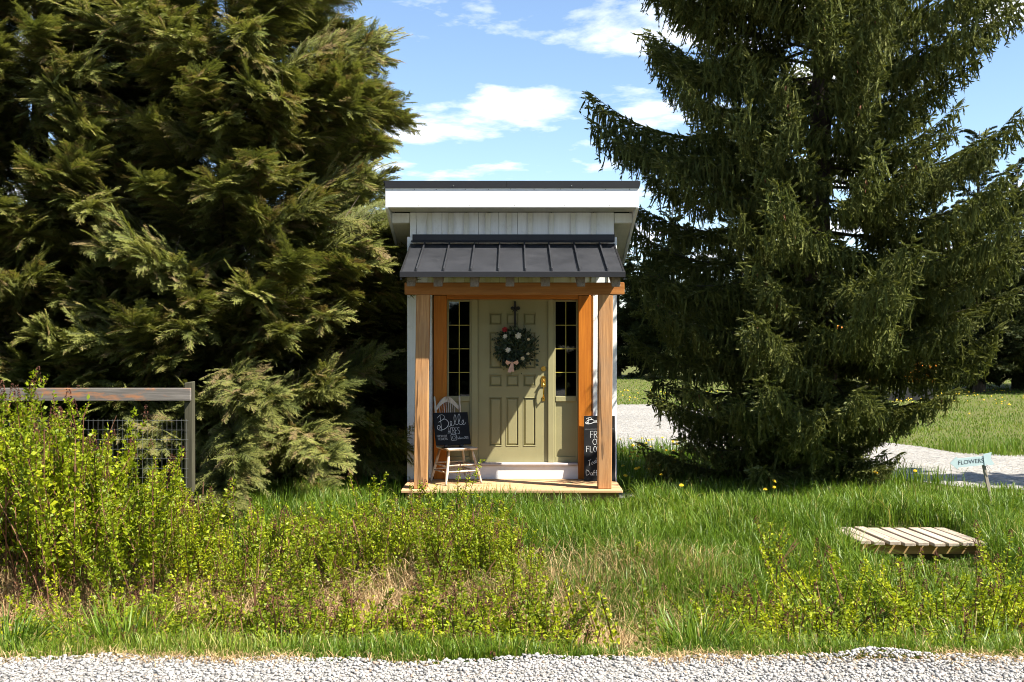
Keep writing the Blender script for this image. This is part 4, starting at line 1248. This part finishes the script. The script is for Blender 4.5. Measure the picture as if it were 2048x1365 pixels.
# ------------------------------------------------------------------ the cypresses
def build_cypress(px, d, H, zs, rs, count, label, seed, meshes=CYP, lens=CYP_L, r=0.22, front=0.72, side_bias=None, pitch0=-0.55, low=0.2, extra=()):
    rs_ = random.Random(seed)
    tx, ty = gx(px, d), d - CAM_D
    tree = tag(empty("cypress_tree", (tx, ty, 0)), label, "tree", "cypresses beside the shed")
    trunk_mesh(H, r).build("trunk", M["bark"], tree)
    crown = empty("crown", (0, 0, 0), tree)
    # heights spread by crown surface
    zz = np.linspace(low, H * .97, 200); w = np.maximum(np.interp(zz, zs, rs), .15); w[zz > 7.4] *= .22; w[zz < 3.2] *= 1.25
    cdf = np.cumsum(w); cdf /= cdf[-1]
    for i in range(count):
        z = float(np.interp((i + rs_.random()) / count, cdf, zz))
        if rs_.random() < front: az = rs_.uniform(-math.pi * 1.08, math.pi * .08)
        else: az = rs_.uniform(0, math.pi)
        Rz = float(np.interp(z, zs, rs))
        inner = rs_.random() < 0.26
        rim = Rz * (rs_.uniform(.55, .75) if inner else rs_.uniform(.84, 1.06))
        pitch = pitch0 + rs_.uniform(-.28, .30) + (0.32 if z < 1.2 else 0)
        Lb = min(rs_.choice([1.4, 1.7, 2.0, 2.3]), rim * 1.15 + .35)
        li = min(range(len(lens)), key=lambda j: abs(lens[j] - Lb)); sc = Lb / lens[li]
        rad0 = rim - Lb * math.cos(pitch) * .97
        zb = z + math.sin(pitch) * Lb * .8
        rr = max(0.02, rad0)
        put_bough(meshes[li], crown, (math.cos(az) * rr, math.sin(az) * rr, max(.12, zb)), az + rs_.uniform(-.3, .3), pitch, rs_.uniform(-.9, .9), sc)
    for (bx_, by_, bz_, ba, bp, bs) in extra:
        put_bough(meshes[0], crown, (bx_, by_, bz_), ba, bp, rs_.uniform(-.5, .5), bs)
build_cypress(470, 14.5, 10.2, [0, .5, 1.5, 4.6, 5.4, 6.6, 8.5, 10.2], [2.15, 2.4, 2.45, 2.30, 2.15, 1.65, .8, .1], 295, "tall feathery cypress nearest the shed, behind the fence post", 1,
              extra=((.25, -1.25, .75, -1.30, -.12, 1.0), (.35, -1.2, 1.15, -1.22, -.18, 1.0), (.2, -1.3, .35, -1.32, -.10, 1.05), (.75, -1.1, .6, -1.1, -.15, 1.0), (.3, -1.2, 1.45, -1.35, -.05, .9)))
build_cypress(80, 14.2, 9.8, [0, .5, 1.5, 4.5, 5.6, 7, 9.8], [2.0, 2.2, 2.3, 2.0, 1.65, 1.4, .1], 290, "broad cypress at the left edge of the picture behind the wire fence", 2)
build_cypress(725, 17.2, 5.1, [0, .5, 1.5, 3.5, 5.1], [1.2, 1.4, 1.45, 1.1, .1], 170, "smaller shaded cypress half hidden behind the shed's left wall", 3)
build_cypress(250, 18.5, 7.6, [0, .5, 1.5, 4, 7.6], [1.8, 2.0, 2.1, 1.5, .1], 190, "shadowy cypress seen in the gap between the two tall cypresses", 4)

# ------------------------------------------------------------------ far conifers
def far_tree(px, d, top, rad, label, seed, count=120, name="conifer_tree", group="conifers behind the lawn"):
    rs_ = random.Random(seed)
    tx, ty = gx(px, d), d - CAM_D
    H = CAM_Z - (top - 682.5) * d / FPX
    tree = tag(empty(name, (tx, ty, 0)), label, "tree", group)
    trunk_mesh(H, .22, 7).build("trunk", M["bark"], tree)
    crown = empty("crown", (0, 0, 0), tree)
    for i in range(count):
        u = (i + rs_.random()) / count
        z = .4 + (H - .5) * u ** 1.15
        Rz = rad * min(1.0, .75 + z * .2) * max(.07, (1 - (z / H) ** 1.6))
        az = rs_.uniform(-math.pi * 1.05, .05 * math.pi) if rs_.random() < .75 else rs_.uniform(0, math.pi)
        pitch = -.25 - .5 * (z / H) + rs_.uniform(-.3, .3)
        sc = max(.22, min(1.25, Rz * rs_.uniform(.75, 1.1) / 3.2))
        put_bough(FARB, crown, (0, 0, z - .25 * Rz * (z / H)), az, pitch, rs_.uniform(-.5, .5), sc)
far_tree(1235, 60, 440, 3.4, "far conifer just right of the porch roof, behind the gravel lot", 21)
far_tree(1345, 57, 380, 3.6, "far conifer peeping between the shed and the spruce", 22)
far_tree(1480, 56, 330, 3.6, "far conifer straight behind the left boughs of the spruce", 23, 72)
far_tree(1620, 52, 360, 3.4, "far conifer hidden behind the trunk of the spruce", 24, 72)
far_tree(1760, 47, 380, 3.4, "far conifer behind the right boughs of the spruce", 25, 80)
far_tree(1868, 44, 350, 2.6, "far conifer under the right tips of the spruce", 26, 96)
far_tree(1958, 41, 262, 2.9, "tallest far conifer with a thin pointed top at right", 27, 144)
far_tree(2035, 44, 330, 3.2, "far conifer at the right edge of the picture behind the lawn", 28, 144)
far_tree(2140, 43, 300, 3.4, "far conifer standing beyond the right edge of the lawn", 29, 80)
far_tree(2260, 45, 340, 3.4, "far conifer outside the right edge, nearest to the lawn corner", 33, 80)
far_tree(2390, 46, 310, 3.6, "tall far conifer well outside the right edge of the picture", 34, 80)
far_tree(2520, 44, 360, 3.4, "far conifer farthest outside the right edge of the picture", 35, 70)
far_tree(1150, 62, 470, 3.4, "far conifer behind the shed roof", 30, 64)
far_tree(980, 62, 500, 3.4, "far conifer behind the middle of the shed", 31, 48)
far_tree(820, 48, 520, 3.0, "far conifer glimpsed left of the porch post", 32, 80)
# a conifer beyond the right edge: its shadow lies across the drive
def side_tree(x, y, H, rad, label, seed, count, group, low=1.0):
    d = y + CAM_D
    rs_ = random.Random(seed)
    tree = tag(empty("conifer_tree", (x, y, 0)), label, "tree", group)
    trunk_mesh(H, .2, 7).build("trunk", M["bark"], tree)
    crown = empty("crown", (0, 0, 0), tree)
    for i in range(count):
        z = .5 + (H - .7) * ((i + rs_.random()) / count) ** low
        Rz = rad * max(.1, 1 - (z / H) ** 1.5)
        put_bough(FARB, crown, (0, 0, z), rs_.uniform(0, 2 * math.pi), -.2 + rs_.uniform(-.3, .3), rs_.uniform(-.5, .5), max(.25, Rz * rs_.uniform(.8, 1.1) / 3.2))
side_tree(11.7, -0.85, 9.0, 1.9, "conifer outside the picture whose shadow crosses the gravel drive", 41, 110, "conifers outside the picture")
for i in range(15):
    side_tree(-19.5 + i * 2.8 + random.uniform(-.7, .7), -27.5 + random.uniform(-1.5, 1.5), random.uniform(14, 17), 4.2, "conifer across the road that is mirrored in the side lights", 50 + i, 66, "conifers across the road", 1.5)

# ------------------------------------------------------------------ orange digger behind the spruce
dg_d = 36.0
dp = at(1790, 790, dg_d); dp.z = 0
dig = tag(empty("excavator", dp, None, (0, 0, R(172))), "orange excavator glimpsed through the boughs of the spruce", "excavator")
for s in (-1, 1):
    b = MB()
    prof_ = [(-1.1, .12), (-.9, 0), (.9, 0), (1.1, .12), (1.1, .42), (.9, .52), (-.9, .52), (-1.1, .42)]
    F = [b.bm.verts.new((p[0], s * .75 - .18, p[1])) for p in prof_]; K = [b.bm.verts.new((p[0], s * .75 + .18, p[1])) for p in prof_]
    b.bm.faces.new(F); b.bm.faces.new(K[::-1])
    for i in range(8): b.bm.faces.new([F[i], K[i], K[(i + 1) % 8], F[(i + 1) % 8]])
    b.build("track", M["black_rubber"], dig)
MB().box(-1.2, .9, -.85, .85, .62, 1.25, .08).build("body", M["orange"], dig)
cab = MB()
for x, y in ((-.15, -.85), (.85, -.85), (-.15, -.05), (.85, -.05)): cab.box(x - .05, x + .05, y - .05 + .1, y + .15, 1.252, 2.25, .02)
cab.box(-.22, .92, -.85, .15, 2.252, 2.36, .03); cab.box(-.2, .9, -.83, .13, 1.252, 1.5, .02)
cab.build("cab", M["orange"], dig)
MB().box(-.10, .80, -.775, -.77, 1.5, 2.25).build("cab_window", M["glass"], dig)
MB().box(-.05, .55, .0, .05, 1.52, 2.0, .01).build("white_panel", M["white_gloss"], dig)
MB().tube([(.8, .4, 1.1), (1.6, .4, 2.35), (2.5, .4, 2.6)], [.17, .19, .13], 6).build("boom", M["orange"], dig)
MB().tube([(2.45, .4, 2.65), (2.9, .4, 1.3)], [.13, .10], 6).build("stick", M["orange"], dig)
MB().hexa([(2.6, .05, .75), (3.05, .05, .7), (3.05, .75, .7), (2.6, .75, .75)], [(2.75, .05, 1.3), (3.1, .05, 1.25), (3.1, .75, 1.25), (2.75, .75, 1.3)], .03).build("bucket", M["black_rubber"], dig)

# ------------------------------------------------------------------ grass
def lowf(x, y, s=0):
    return (np.sin(x * 1.7 + y * .9 + s) + np.sin(x * .8 - y * 2.3 + 2 * s) + np.sin(x * 3.1 + y * 2.7 + s * 3) * .6 + np.sin(x * 5.3 - y * 4.1 + s) * .4) / 3.0
def grass_mesh(x, y, h, w, bend, tint, z=None, rng=RNG, az=None):
    n = len(x)
    z = ground_z(x, y) - .01 if z is None else z
    az = rng.uniform(0, 2 * np.pi, n) if az is None else az
    hd = np.stack([np.cos(az), np.sin(az), np.zeros(n)], -1)
    sd = np.stack([-np.sin(az), np.cos(az), np.zeros(n)], -1)
    # turn some of the blades flat towards any side
    tw = rng.uniform(-1.2, 1.2, n)[:, None]
    sd = sd * np.cos(tw) + hd * np.sin(tw)
    b0 = np.stack([x, y, z], -1)
    h_ = h[:, None]; bd_ = bend[:, None]; w_2 = w[:, None] * .5
    up = np.array([0, 0, 1.0])
    p1 = b0 + up * h_ * .50 + hd * h_ * bd_ * .16
    p2 = b0 + up * h_ * (.86 - .25 * np.clip(bd_ - .5, 0, 1)) + hd * h_ * bd_ * .55
    p3 = b0 + up * h_ * (1.0 - .55 * np.clip(bd_ - .3, 0, 1.2)) + hd * h_ * bd_ * 1.05
    v = np.stack([b0 - sd * w_2, b0 + sd * w_2, p1 - sd * w_2 * .9, p1 + sd * w_2 * .9, p2 - sd * w_2 * .55, p2 + sd * w_2 * .55, p3], 1).reshape(-1, 3)
    k = np.arange(n)[:, None] * 7
    tr = np.concatenate([k + [0, 1, 3], k + [0, 3, 2], k + [2, 3, 5], k + [2, 5, 4], k + [4, 5, 6]])
    return v, tr, np.repeat(tint, 7)
def in_drive(x, y):
    nx_ = np.array(DRV_N)[::-1]; fx_ = np.array(DRV_F)[::-1]
    o1 = np.argsort(nx_[:, 0]); o2 = np.argsort(fx_[:, 0])
    return (y > np.interp(x, nx_[o1, 0], nx_[o1, 1]) + .12) & (y < np.interp(x, fx_[o2, 0], fx_[o2, 1]) - .3)
def blocked(x, y):
    sh = (np.abs(x) < 1.38) & (y > -1.03) & (y < 2.6)
    pa = (x > 1.3) & (x < 2.25) & (y > -.68) & (y < .1)
    return sh | pa | in_drive(x, y)
bridge_box = lambda x, y: (x > fbx0 - .05) & (x < fbx1 + .05) & (y > fb_d0 - CAM_D - .05) & (y < fb_d1 - CAM_D + .02)

G_ = Tri()
# meadow between porch and ditch
n = 112000
d = RNG.uniform(8.0, 13.0, n); px = RNG.uniform(-250, 2300, n)
x, y = (px - 1024) * d / FPX, d - CAM_D
dryness = lowf(x, y, 1.0)
left = np.clip((1060 - px) / 200, 0, 1)
keep = ~blocked(x, y) & ~bridge_box(x, y) & (RNG.random(n) < np.clip((d - 8.7 + .7 * np.clip((px - 1080) / 200, 0, 1)) / .9 + .12, .04 + .3 * np.clip((px - 1080) / 200, 0, 1), 1) * (1 - .7 * left * (d < 10.6)))
x, y, d, px, dr = x[keep], y[keep], d[keep], px[keep], dryness[keep]
n = len(x)
h = RNG.uniform(.16, .40, n) * (1 + .25 * lowf(x * 1.6, y * 1.6, 4)) * np.clip(1.25 - .10 * (d - 9), .75, 1.2)
fbm = (x > fbx0 - .15) & (x < fbx1 - .1) & (d > 9.2) & (d < 10.7); h[fbm] *= .22
drv = (x > 4.9) & (d > 12.2); h[drv] *= .5
near_deck = (np.abs(x) < 1.5) & (y > -1.5); h[near_deck] *= .4
tint = np.clip(.38 + .22 * lowf(x, y, 7) + RNG.normal(0, .16, n), 0, .9); dead = RNG.random(n) < .05; tint[dead] = RNG.uniform(.9, 1, dead.sum())
G_.add(*grass_mesh(x, y, h, RNG.uniform(.005, .011, n), np.abs(RNG.normal(.55, .4, n)), tint)[:2], 0, np.repeat(tint, 7))
# verge along the road
n = 26000
x = RNG.uniform(-4.6, 4.6, n); u = RNG.random(n)
y = np.array([road_edge(v) for v in x]) + .02 + u ** 1.3 * .62
h = (.04 + .15 * np.clip(u * 2.2, .12, 1)) * RNG.uniform(.5, 1.15, n) * (1 + .35 * lowf(x * 2, y, 9))
bare = lowf(x * 1.3, y * .6, 5) - u * 1.5
keep = bare < .12
x, y, h = x[keep], y[keep], h[keep]; n = len(x)
tint = np.clip(.45 + .2 * lowf(x, y, 3) + RNG.normal(0, .18, n), 0, .95); dead = RNG.random(n) < .07; tint[dead] = 1; yl = lowf(x * 1.1, y, 12) > .25; tint[yl] = np.clip(tint[yl] + .25, 0, 1)
G_.add(*grass_mesh(x, y, h, RNG.uniform(.004, .008, n), np.abs(RNG.normal(.4, .3, n)), tint)[:2], 0, np.repeat(tint, 7))
# beside and behind the shed, under the trees
n = 48000
d = 1 / RNG.uniform(1 / 19.5, 1 / 12.8, n); px = RNG.uniform(-200, 2300, n)
x, y = (px - 1024) * d / FPX, d - CAM_D
keep = ~blocked(x, y)
x, y = x[keep], y[keep]; n = len(x)
h = RNG.uniform(.12, .34, n); h[(x > 4.9) & (y < .8)] *= .4
tint = np.clip(.42 + .2 * lowf(x, y, 2) + RNG.normal(0, .15, n), 0, .9)
G_.add(*grass_mesh(x, y, h, RNG.uniform(.007, .013, n), np.abs(RNG.normal(.3, .25, n)), tint)[:2], 0, np.repeat(tint, 7))
tag(link("grass", G_.mesh("grass", M["grass"])), "tall spring grass round the shed and along the ditch", "grass", kind="stuff")
# mown lawn further back
Gl = Tri()
n = 72000
d = 1 / RNG.uniform(1 / 60., 1 / 17.5, n); px = RNG.uniform(1130, 2500, n)
x, y = (px - 1024) * d / FPX, d - CAM_D
keep = ~in_drive(x, y) & ((x > 1.6) | (d > 33))
x, y, d = x[keep], y[keep], d[keep]; n = len(x)
h = RNG.uniform(.035, .085, n) * (1 + .3 * lowf(x, y, 2))
tint = np.clip(.55 + .2 * lowf(x * .6, y * .6, 2) + RNG.normal(0, .16, n), 0, .92)
Gl.add(*grass_mesh(x, y, h, .0006 * d * RNG.uniform(.7, 1.3, n), np.abs(RNG.normal(.4, .3, n)), tint)[:2], 0, np.repeat(tint, 7))
tag(link("lawn_grass", Gl.mesh("lawn_grass", M["grass"])), "short mown lawn beyond the gravel drive", "lawn", kind="stuff")
# dry thatch on the ditch bank
Gd = Tri()
n = 62000
d = RNG.uniform(6.9, 9.9, n); px = RNG.uniform(-200, 1560, n)
x, y = (px - 1024) * d / FPX, d - CAM_D
pat = lowf(x * 1.2, y * 1.4, 3.3) + .62 - np.abs(d - 8.4) * .42 - np.clip((px - 1230) / 260, 0, 1.2)
keep = pat + RNG.normal(0, .25, n) > -.05
x, y, d = x[keep], y[keep], d[keep]; n = len(x)
h = RNG.uniform(.14, .46, n)
tint = np.clip(.5 + .25 * lowf(x * 2, y * 2, 1) + RNG.normal(0, .2, n), 0, 1)
Gd.add(*grass_mesh(x, y, h, RNG.uniform(.004, .008, n), np.abs(RNG.normal(.9, .45, n)), tint)[:2], 0, np.repeat(tint, 7))
n = 9000     # litter at the edge of the gravel
x = RNG.uniform(-4.5, 4.5, n); y = np.array([road_edge(v) for v in x]) + RNG.normal(.05, .06, n)
keep = lowf(x * 1.5, y, 6) + RNG.normal(0, .3, n) > .05
x, y = x[keep], y[keep]; n = len(x)
tint = np.clip(RNG.normal(.5, .22, n), 0, 1)
Gd.add(*grass_mesh(x, y, RNG.uniform(.03, .09, n), RNG.uniform(.003, .007, n), np.abs(RNG.normal(1.3, .4, n)), tint, z=np.maximum(ground_z(x, y), .2) + .005)[:2], 0, np.repeat(tint, 7))
tag(link("dry_grass", Gd.mesh("dry_grass", M["dry"])), "matted straw-coloured dead grass on the ditch bank", "dry grass", kind="stuff")

# grass tufts that stand out along the gravel
def tuft(px, d, H, spread, n, label, seed, tmid=.5):
    rng = np.random.default_rng(seed)
    x0, y0 = gx(px, d), d - CAM_D
    z0 = float(ground_z(x0, y0))
    x = rng.normal(0, spread, n); y = rng.normal(0, spread * .6, n)
    az = np.arctan2(y, x) + rng.normal(0, .5, n)
    tn = np.clip(rng.normal(tmid, .15, n), 0, .95); tn[rng.random(n) < .06] = 1
    T = Tri(); v, tr, c = grass_mesh(x, y, rng.uniform(.5, 1.05, n) * H, rng.uniform(.006, .012, n), np.abs(rng.normal(.65, .35, n)), tn, z=np.full(n, -.02), rng=rng, az=az)
    T.add(v, tr, 0, c)
    o = link("grass_tuft", T.mesh("grass_tuft", M["grass"])); o.location = (x0, y0, z0)
    tag(o, label, "grass tuft", "grass tufts along the gravel edge")
tuft(250, 6.45, .50, .13, 420, "large arching grass tuft at the gravel edge, second from the left", 1, .55)
tuft(15, 6.35, .42, .12, 320, "blue-green grass tuft at the gravel edge in the left corner", 2, .3)
tuft(560, 6.15, .24, .10, 220, "yellowish low grass tuft by the straw at the gravel edge", 3, .8)
tuft(1395, 6.3, .42, .10, 340, "upright grass tuft at the gravel edge below the dry thatch", 4, .42)
tuft(1940, 6.5, .42, .16, 380, "broad-bladed grass tuft at the gravel edge in the right corner", 5, .35)
tuft(1760, 6.45, .34, .14, 260, "thin grass tuft behind the heap of gravel on the right", 6, .45)

# ------------------------------------------------------------------ spirea shrubs
def spirea(H, seed, stems=9, spread=.16, seeds=.25, lean=0.0, bare=.34, dead=.18):
    rng = np.random.default_rng(seed); T = Tri()
    for k in range(stems):
        b0 = np.array([rng.normal(0, spread * .5), rng.normal(0, spread * .5), -.04])
        hh = H * rng.uniform(.55, 1.0)
        an = rng.uniform(0, 2 * np.pi); ou = rng.uniform(.05, .55)
        S = np.linspace(0, 1, 7)[:, None]
        P_ = b0 + np.array([0, 0, 1.]) * hh * S + np.array([np.cos(an) * ou + lean, np.sin(an) * ou, 0]) * hh * S ** 1.6
        ribbon_segs(T, P_[:-1], P_[1:], .0040, .0030, 1, .5)
        if rng.random() < dead: continue        # a bare dead stem
        nl = int(hh * rng.uniform(165, 225))
        s = bare + (1.0 - bare) * rng.random(nl) ** .85
        f = s * 6; i = np.minimum(f.astype(int), 5); p = P_[i] + (P_[i + 1] - P_[i]) * (f - i)[:, None]
        # short side shoots carry the leaves
        az = rng.uniform(0, 2 * np.pi, nl); ol = rng.uniform(.0, .075, nl) * (1.15 - s)
        p = p + np.stack([np.cos(az) * ol, np.sin(az) * ol, rng.uniform(0, .03, nl)], -1)
        dd = nrm(np.stack([np.cos(az + rng.normal(0, .5, nl)), np.sin(az + rng.normal(0, .5, nl)), rng.uniform(-.1, 1.0, nl)], -1))
        ln = rng.uniform(.021, .045, nl)[:, None] * (1.1 - .35 * s[:, None])
        N = nrm(rng.normal(size=(nl, 3)) + np.array([0, 0, 1.2]))
        blades_on(T, p, p + dd * ln, N, ln * rng.uniform(.26, .36, (nl, 1)), np.clip(rng.normal(.45, .2, nl) + .2 * (s - .6), 0, 1))
        if rng.random() < seeds:               # last year's flower spike
            e = P_[-1]; m = 90
            u = rng.random(m); r_ = .020 * (1.1 - u); az = rng.uniform(0, 2 * np.pi, m)
            q_ = e + np.stack([np.cos(az) * r_, np.sin(az) * r_, u * rng.uniform(.06, .11) - .01], -1)
            dd = nrm(np.stack([np.cos(az), np.sin(az), rng.uniform(0, .8, m)], -1)) * .011
            N = nrm(rng.normal(size=(m, 3)))
            blades_on(T, q_, q_ + dd, N, .004, np.full(m, .5), 2)
    return T
SP_M = [M["spirea"], M["stem"], M["seed"]]
rs = np.random.default_rng(77)
protos = [spirea(1.0, 900 + k, 8, .24, .22, rs.uniform(-.25, .25), rs.uniform(.3, .5)).arrays() for k in range(9)]
top_px = lambda p: np.interp(p, [-200, 0, 100, 200, 300, 400, 500, 600, 700, 800, 870, 930, 1000, 1060], [690, 715, 745, 800, 880, 955, 985, 1000, 995, 985, 985, 985, 1010, 1060])
TH = Tri()
protos_s = [spirea(.55, 950 + k, 7, .22, .2, rs.uniform(-.2, .2), rs.uniform(.2, .4)).arrays() for k in range(7)]
def plant(px, d, H, seed_):
    v, t_, m, c = protos[seed_ % len(protos)]
    if H < .8:
        v, t_, m, c = protos_s[seed_ % len(protos_s)]; v = v / np.array([1, 1, .55], np.float32)
    x, y = gx(px, d), d - CAM_D
    an = rs.uniform(0, 6.28); w = rs.uniform(.8, 1.1) * (1.0 if H < .8 else .45 + .55 * H)
    ca, sa = math.cos(an) * w, math.sin(an) * w
    vv = np.stack([v[:, 0] * ca - v[:, 1] * sa + x, v[:, 0] * sa + v[:, 1] * ca + y, v[:, 2] * H + float(ground_z(x, y))], -1)
    TH.v.append(vv.astype(np.float32)); TH.t.append(t_ + TH.n); TH.n += len(vv); TH.m.append(m)
    TH.c.append(np.clip(c + rs.normal(-.05, .2), 0, 1).astype(np.float32))
cnt = 0
while cnt < 150:                       # far side of the ditch, left of the porch
    px, d = rs.uniform(-180, 1050), rs.uniform(8.7, 11.0)
    zt = CAM_Z - (top_px(px) - 682.5) * d / FPX
    H = (zt - float(ground_z(gx(px, d), d - CAM_D))) * rs.uniform(.62, 1.0)
    if H < .3 or (px > 860 and d > 10.9): continue
    if lowf(gx(px, d) * 1.2, (d - CAM_D) * 1.4, 3.3) > .35 and d < 9.4 and rs.random() < .6: continue
    plant(px, d, min(H, 1.9), cnt); cnt += 1
cnt = 0
while cnt < 290:                       # near side, low, above the road
    px, d = (rs.uniform(-150, 2200) if rs.random() < .6 else rs.uniform(200, 1150)), rs.uniform(6.35, 7.6)
    if 1120 < px < 1440 and rs.random() < .7: continue
    H = rs.uniform(.06, .46) + (.14 if px > 1470 else 0) - float(ground_z(gx(px, d), d - CAM_D))
    H = max(.25, H) if d > 6.55 else min(.4, max(.22, H))
    plant(px, d, H, cnt + 3); cnt += 1
cnt = 0
while cnt < 64:                        # a denser run below the porch
    px, d = rs.uniform(520, 1060), rs.uniform(9.2, 10.9)
    zt = CAM_Z - (top_px(px) - 682.5) * d / FPX
    H = (zt - float(ground_z(gx(px, d), d - CAM_D))) * rs.uniform(.6, 1.0)
    if H < .25: continue
    plant(px, d, min(H, .75), cnt); cnt += 1
cnt = 0
while cnt < 40:
    px, d = rs.uniform(1470, 2200), rs.uniform(7.6, 9.2)
    plant(px, d, rs.uniform(.45, .75), cnt + 5); cnt += 1
tag(link("spirea_thicket", TH.mesh("spirea_thicket", SP_M)), "thicket of lime green spirea filling the roadside ditch", "thicket", kind="stuff")
def shrub(px, d, H, label, seed, stems=8, lean=0.0, seeds=.3, spread=.15, bare=.25):
    T = spirea(H, seed, stems, spread, seeds, lean, bare)
    v, t_, m, c = T.arrays()
    root = empty("spirea_shrub", (gx(px, d), d - CAM_D, float(ground_z(gx(px, d), d - CAM_D))))
    tag(root, label, "shrub", "spirea shrubs that stand out from the thicket")
    for nm, mi in (("leaves", 0), ("stems", 1), ("seed_heads", 2)):
        k = m == mi
        if not k.any(): continue
        u, inv = np.unique(t_[k].ravel(), return_inverse=True)
        o = link(nm, np_mesh(nm, v[u], inv.reshape(-1, 3), SP_M[mi], None, c[u]), root)
        o["kind"] = "stuff"
shrub(905, 11.25, .78, "tall slender spirea shrub rising in front of the porch chair", 1, 6, .02, .2, .10)
shrub(838, 11.1, .60, "spirea shrub with rusty seed heads at the foot of the left porch post", 2, 7, 0, .5)
shrub(985, 10.9, .55, "bushy spirea shrub below the front edge of the deck", 3, 9)
shrub(742, 10.9, .66, "spirea shrub just beyond the left corner of the deck", 4, 8)
shrub(1095, 9.5, .55, "single spirea shrub at the edge of the open grass below the porch", 5, 6)
shrub(1272, 9.7, .46, "thin slanting spirea sprig alone in the grass", 6, 3, -.25, 0, .05)
shrub(1535, 9.6, .66, "leaning spirea shrub left of the plank footbridge", 7, 8, .30, .2)
shrub(420, 10.7, .72, "spirea shrub crowding the foot of the fence post", 8, 8)
shrub(45, 10.4, 1.85, "tallest spirea shrub growing over the fence rail at the left edge", 9, 12, 0, .5, .25, .3)
shrub(185, 10.5, 1.55, "tall spirea shrub with brown spikes above the fence rail", 10, 10, 0, .8, .22, .3)
shrub(2015, 9.2, .80, "spirea shrub with rusty spikes at the right edge beside the footbridge", 11, 8, 0, .9)
shrub(1850, 9.3, .42, "low spirea shrub with a rusty spike in front of the footbridge", 12, 7, 0, .9)
shrub(1480, 7.3, .85, "spirea shrub with dark brown spikes above the upright grass tuft", 13, 9, 0, .7)

# ------------------------------------------------------------------ dandelions
stem0 = MB(); stem0.tube([(0, 0, -.02), (.006, 0, .12), (0, 0, .235)], .003, 5)
dan = empty("dandelion"); tag(dan, "yellow dandelion in the shaded grass right of the porch post", "flower", "dandelions right of the porch")
stem0.build("stem", M["spirea"], dan)
hb = MB()
for lay, (k, r_, zz_) in enumerate(((12, .022, 0), (10, .017, .005), (7, .010, .009))):
    for i in range(k):
        a = 2 * math.pi * (i + .5 * lay) / k
        hb.face([(0, 0, .235 + zz_), (r_ * math.cos(a - .22), r_ * math.sin(a - .22), .238 + zz_ + .004 * lay), (r_ * 1.1 * math.cos(a), r_ * 1.1 * math.sin(a), .239 + zz_), (r_ * math.cos(a + .22), r_ * math.sin(a + .22), .238 + zz_ + .004 * lay)])
hb.ball((0, 0, .237), .011, 1, (1, 1, .7))
hb.build("flower_head", M["yellow"], dan)
first = True
def dandelion(x, y, h, label, group):
    global first
    o = dan if first else copy_tree(dan)
    first = False
    o.location = (x, y, float(ground_z(x, y)) + h - .235)
    o.rotation_euler = (R(random.uniform(8, 35)), R(random.uniform(-12, 12)), random.uniform(-.6, .6))
    tag(o, label, "flower", group)
    s = random.uniform(.85, 1.25); o.scale = (s, s, 1)
dr_ = random.Random(5)
for i in range(46):
    d = 13.6 + dr_.random() ** .8 * 4.6; px = 1242 + dr_.random() * 115
    dandelion(gx(px, d), d - CAM_D, dr_.uniform(.25, .36), "yellow dandelion in the shaded grass right of the porch post", "dandelions right of the porch")
for px, d, lb in ((1528, 12.5, "lone dandelion in the grass at the foot of the spruce"), (1552, 12.05, "single dandelion in open grass below the spruce"), (1364, 11.7, "single dandelion in the grass below the gravel path"), (1530, 11.4, "dandelion beside the leaning spirea shrub"), (1745, 13.2, "dandelion near the drive under the right boughs of the spruce"), (1830, 13.1, "dandelion at the edge of the gravel drive"), (640, 14.2, "lone dandelion in the shade left of the shed")):
    dandelion(gx(px, d), d - CAM_D, .40, lb, "single dandelions in the meadow")
# the far scatter is one yellow sprinkle
T = Tri()
n = 900
d = 1 / RNG.uniform(1 / 41., 1 / 27., n); px = RNG.uniform(1240, 2150, n)
x, y = (px - 1024) * d / FPX, d - CAM_D
k = ~in_drive(x, y) & (lowf(x * .5, y * .8, 1) + RNG.normal(0, .3, n) + np.clip((d - 33) / 8, -1, 1) > .35)
x, y = x[k], y[k]; n = len(x)
z = RNG.uniform(.07, .13, n)
c0 = np.stack([x, y, z], -1); r_ = RNG.uniform(.022, .040, (n, 1))
vv = np.stack([c0 + r_ * np.array([1, 0, 0]), c0 + r_ * np.array([0, 1, 0]), c0 + r_ * np.array([-1, 0, 0]), c0 + r_ * np.array([0, -1, 0]), c0 + r_ * np.array([0, 0, .8]), c0 - r_ * np.array([0, 0, .5])], 1).reshape(-1, 3)
k6 = np.arange(n)[:, None] * 6
T.add(vv, np.concatenate([k6 + f for f in ([0, 1, 4], [1, 2, 4], [2, 3, 4], [3, 0, 4], [1, 0, 5], [2, 1, 5], [3, 2, 5], [0, 3, 5])]), 0)
tag(link("far_dandelions", T.mesh("far_dandelions", M["yellow"])), "sprinkle of yellow dandelions on the far lawn", "flowers", kind="stuff")
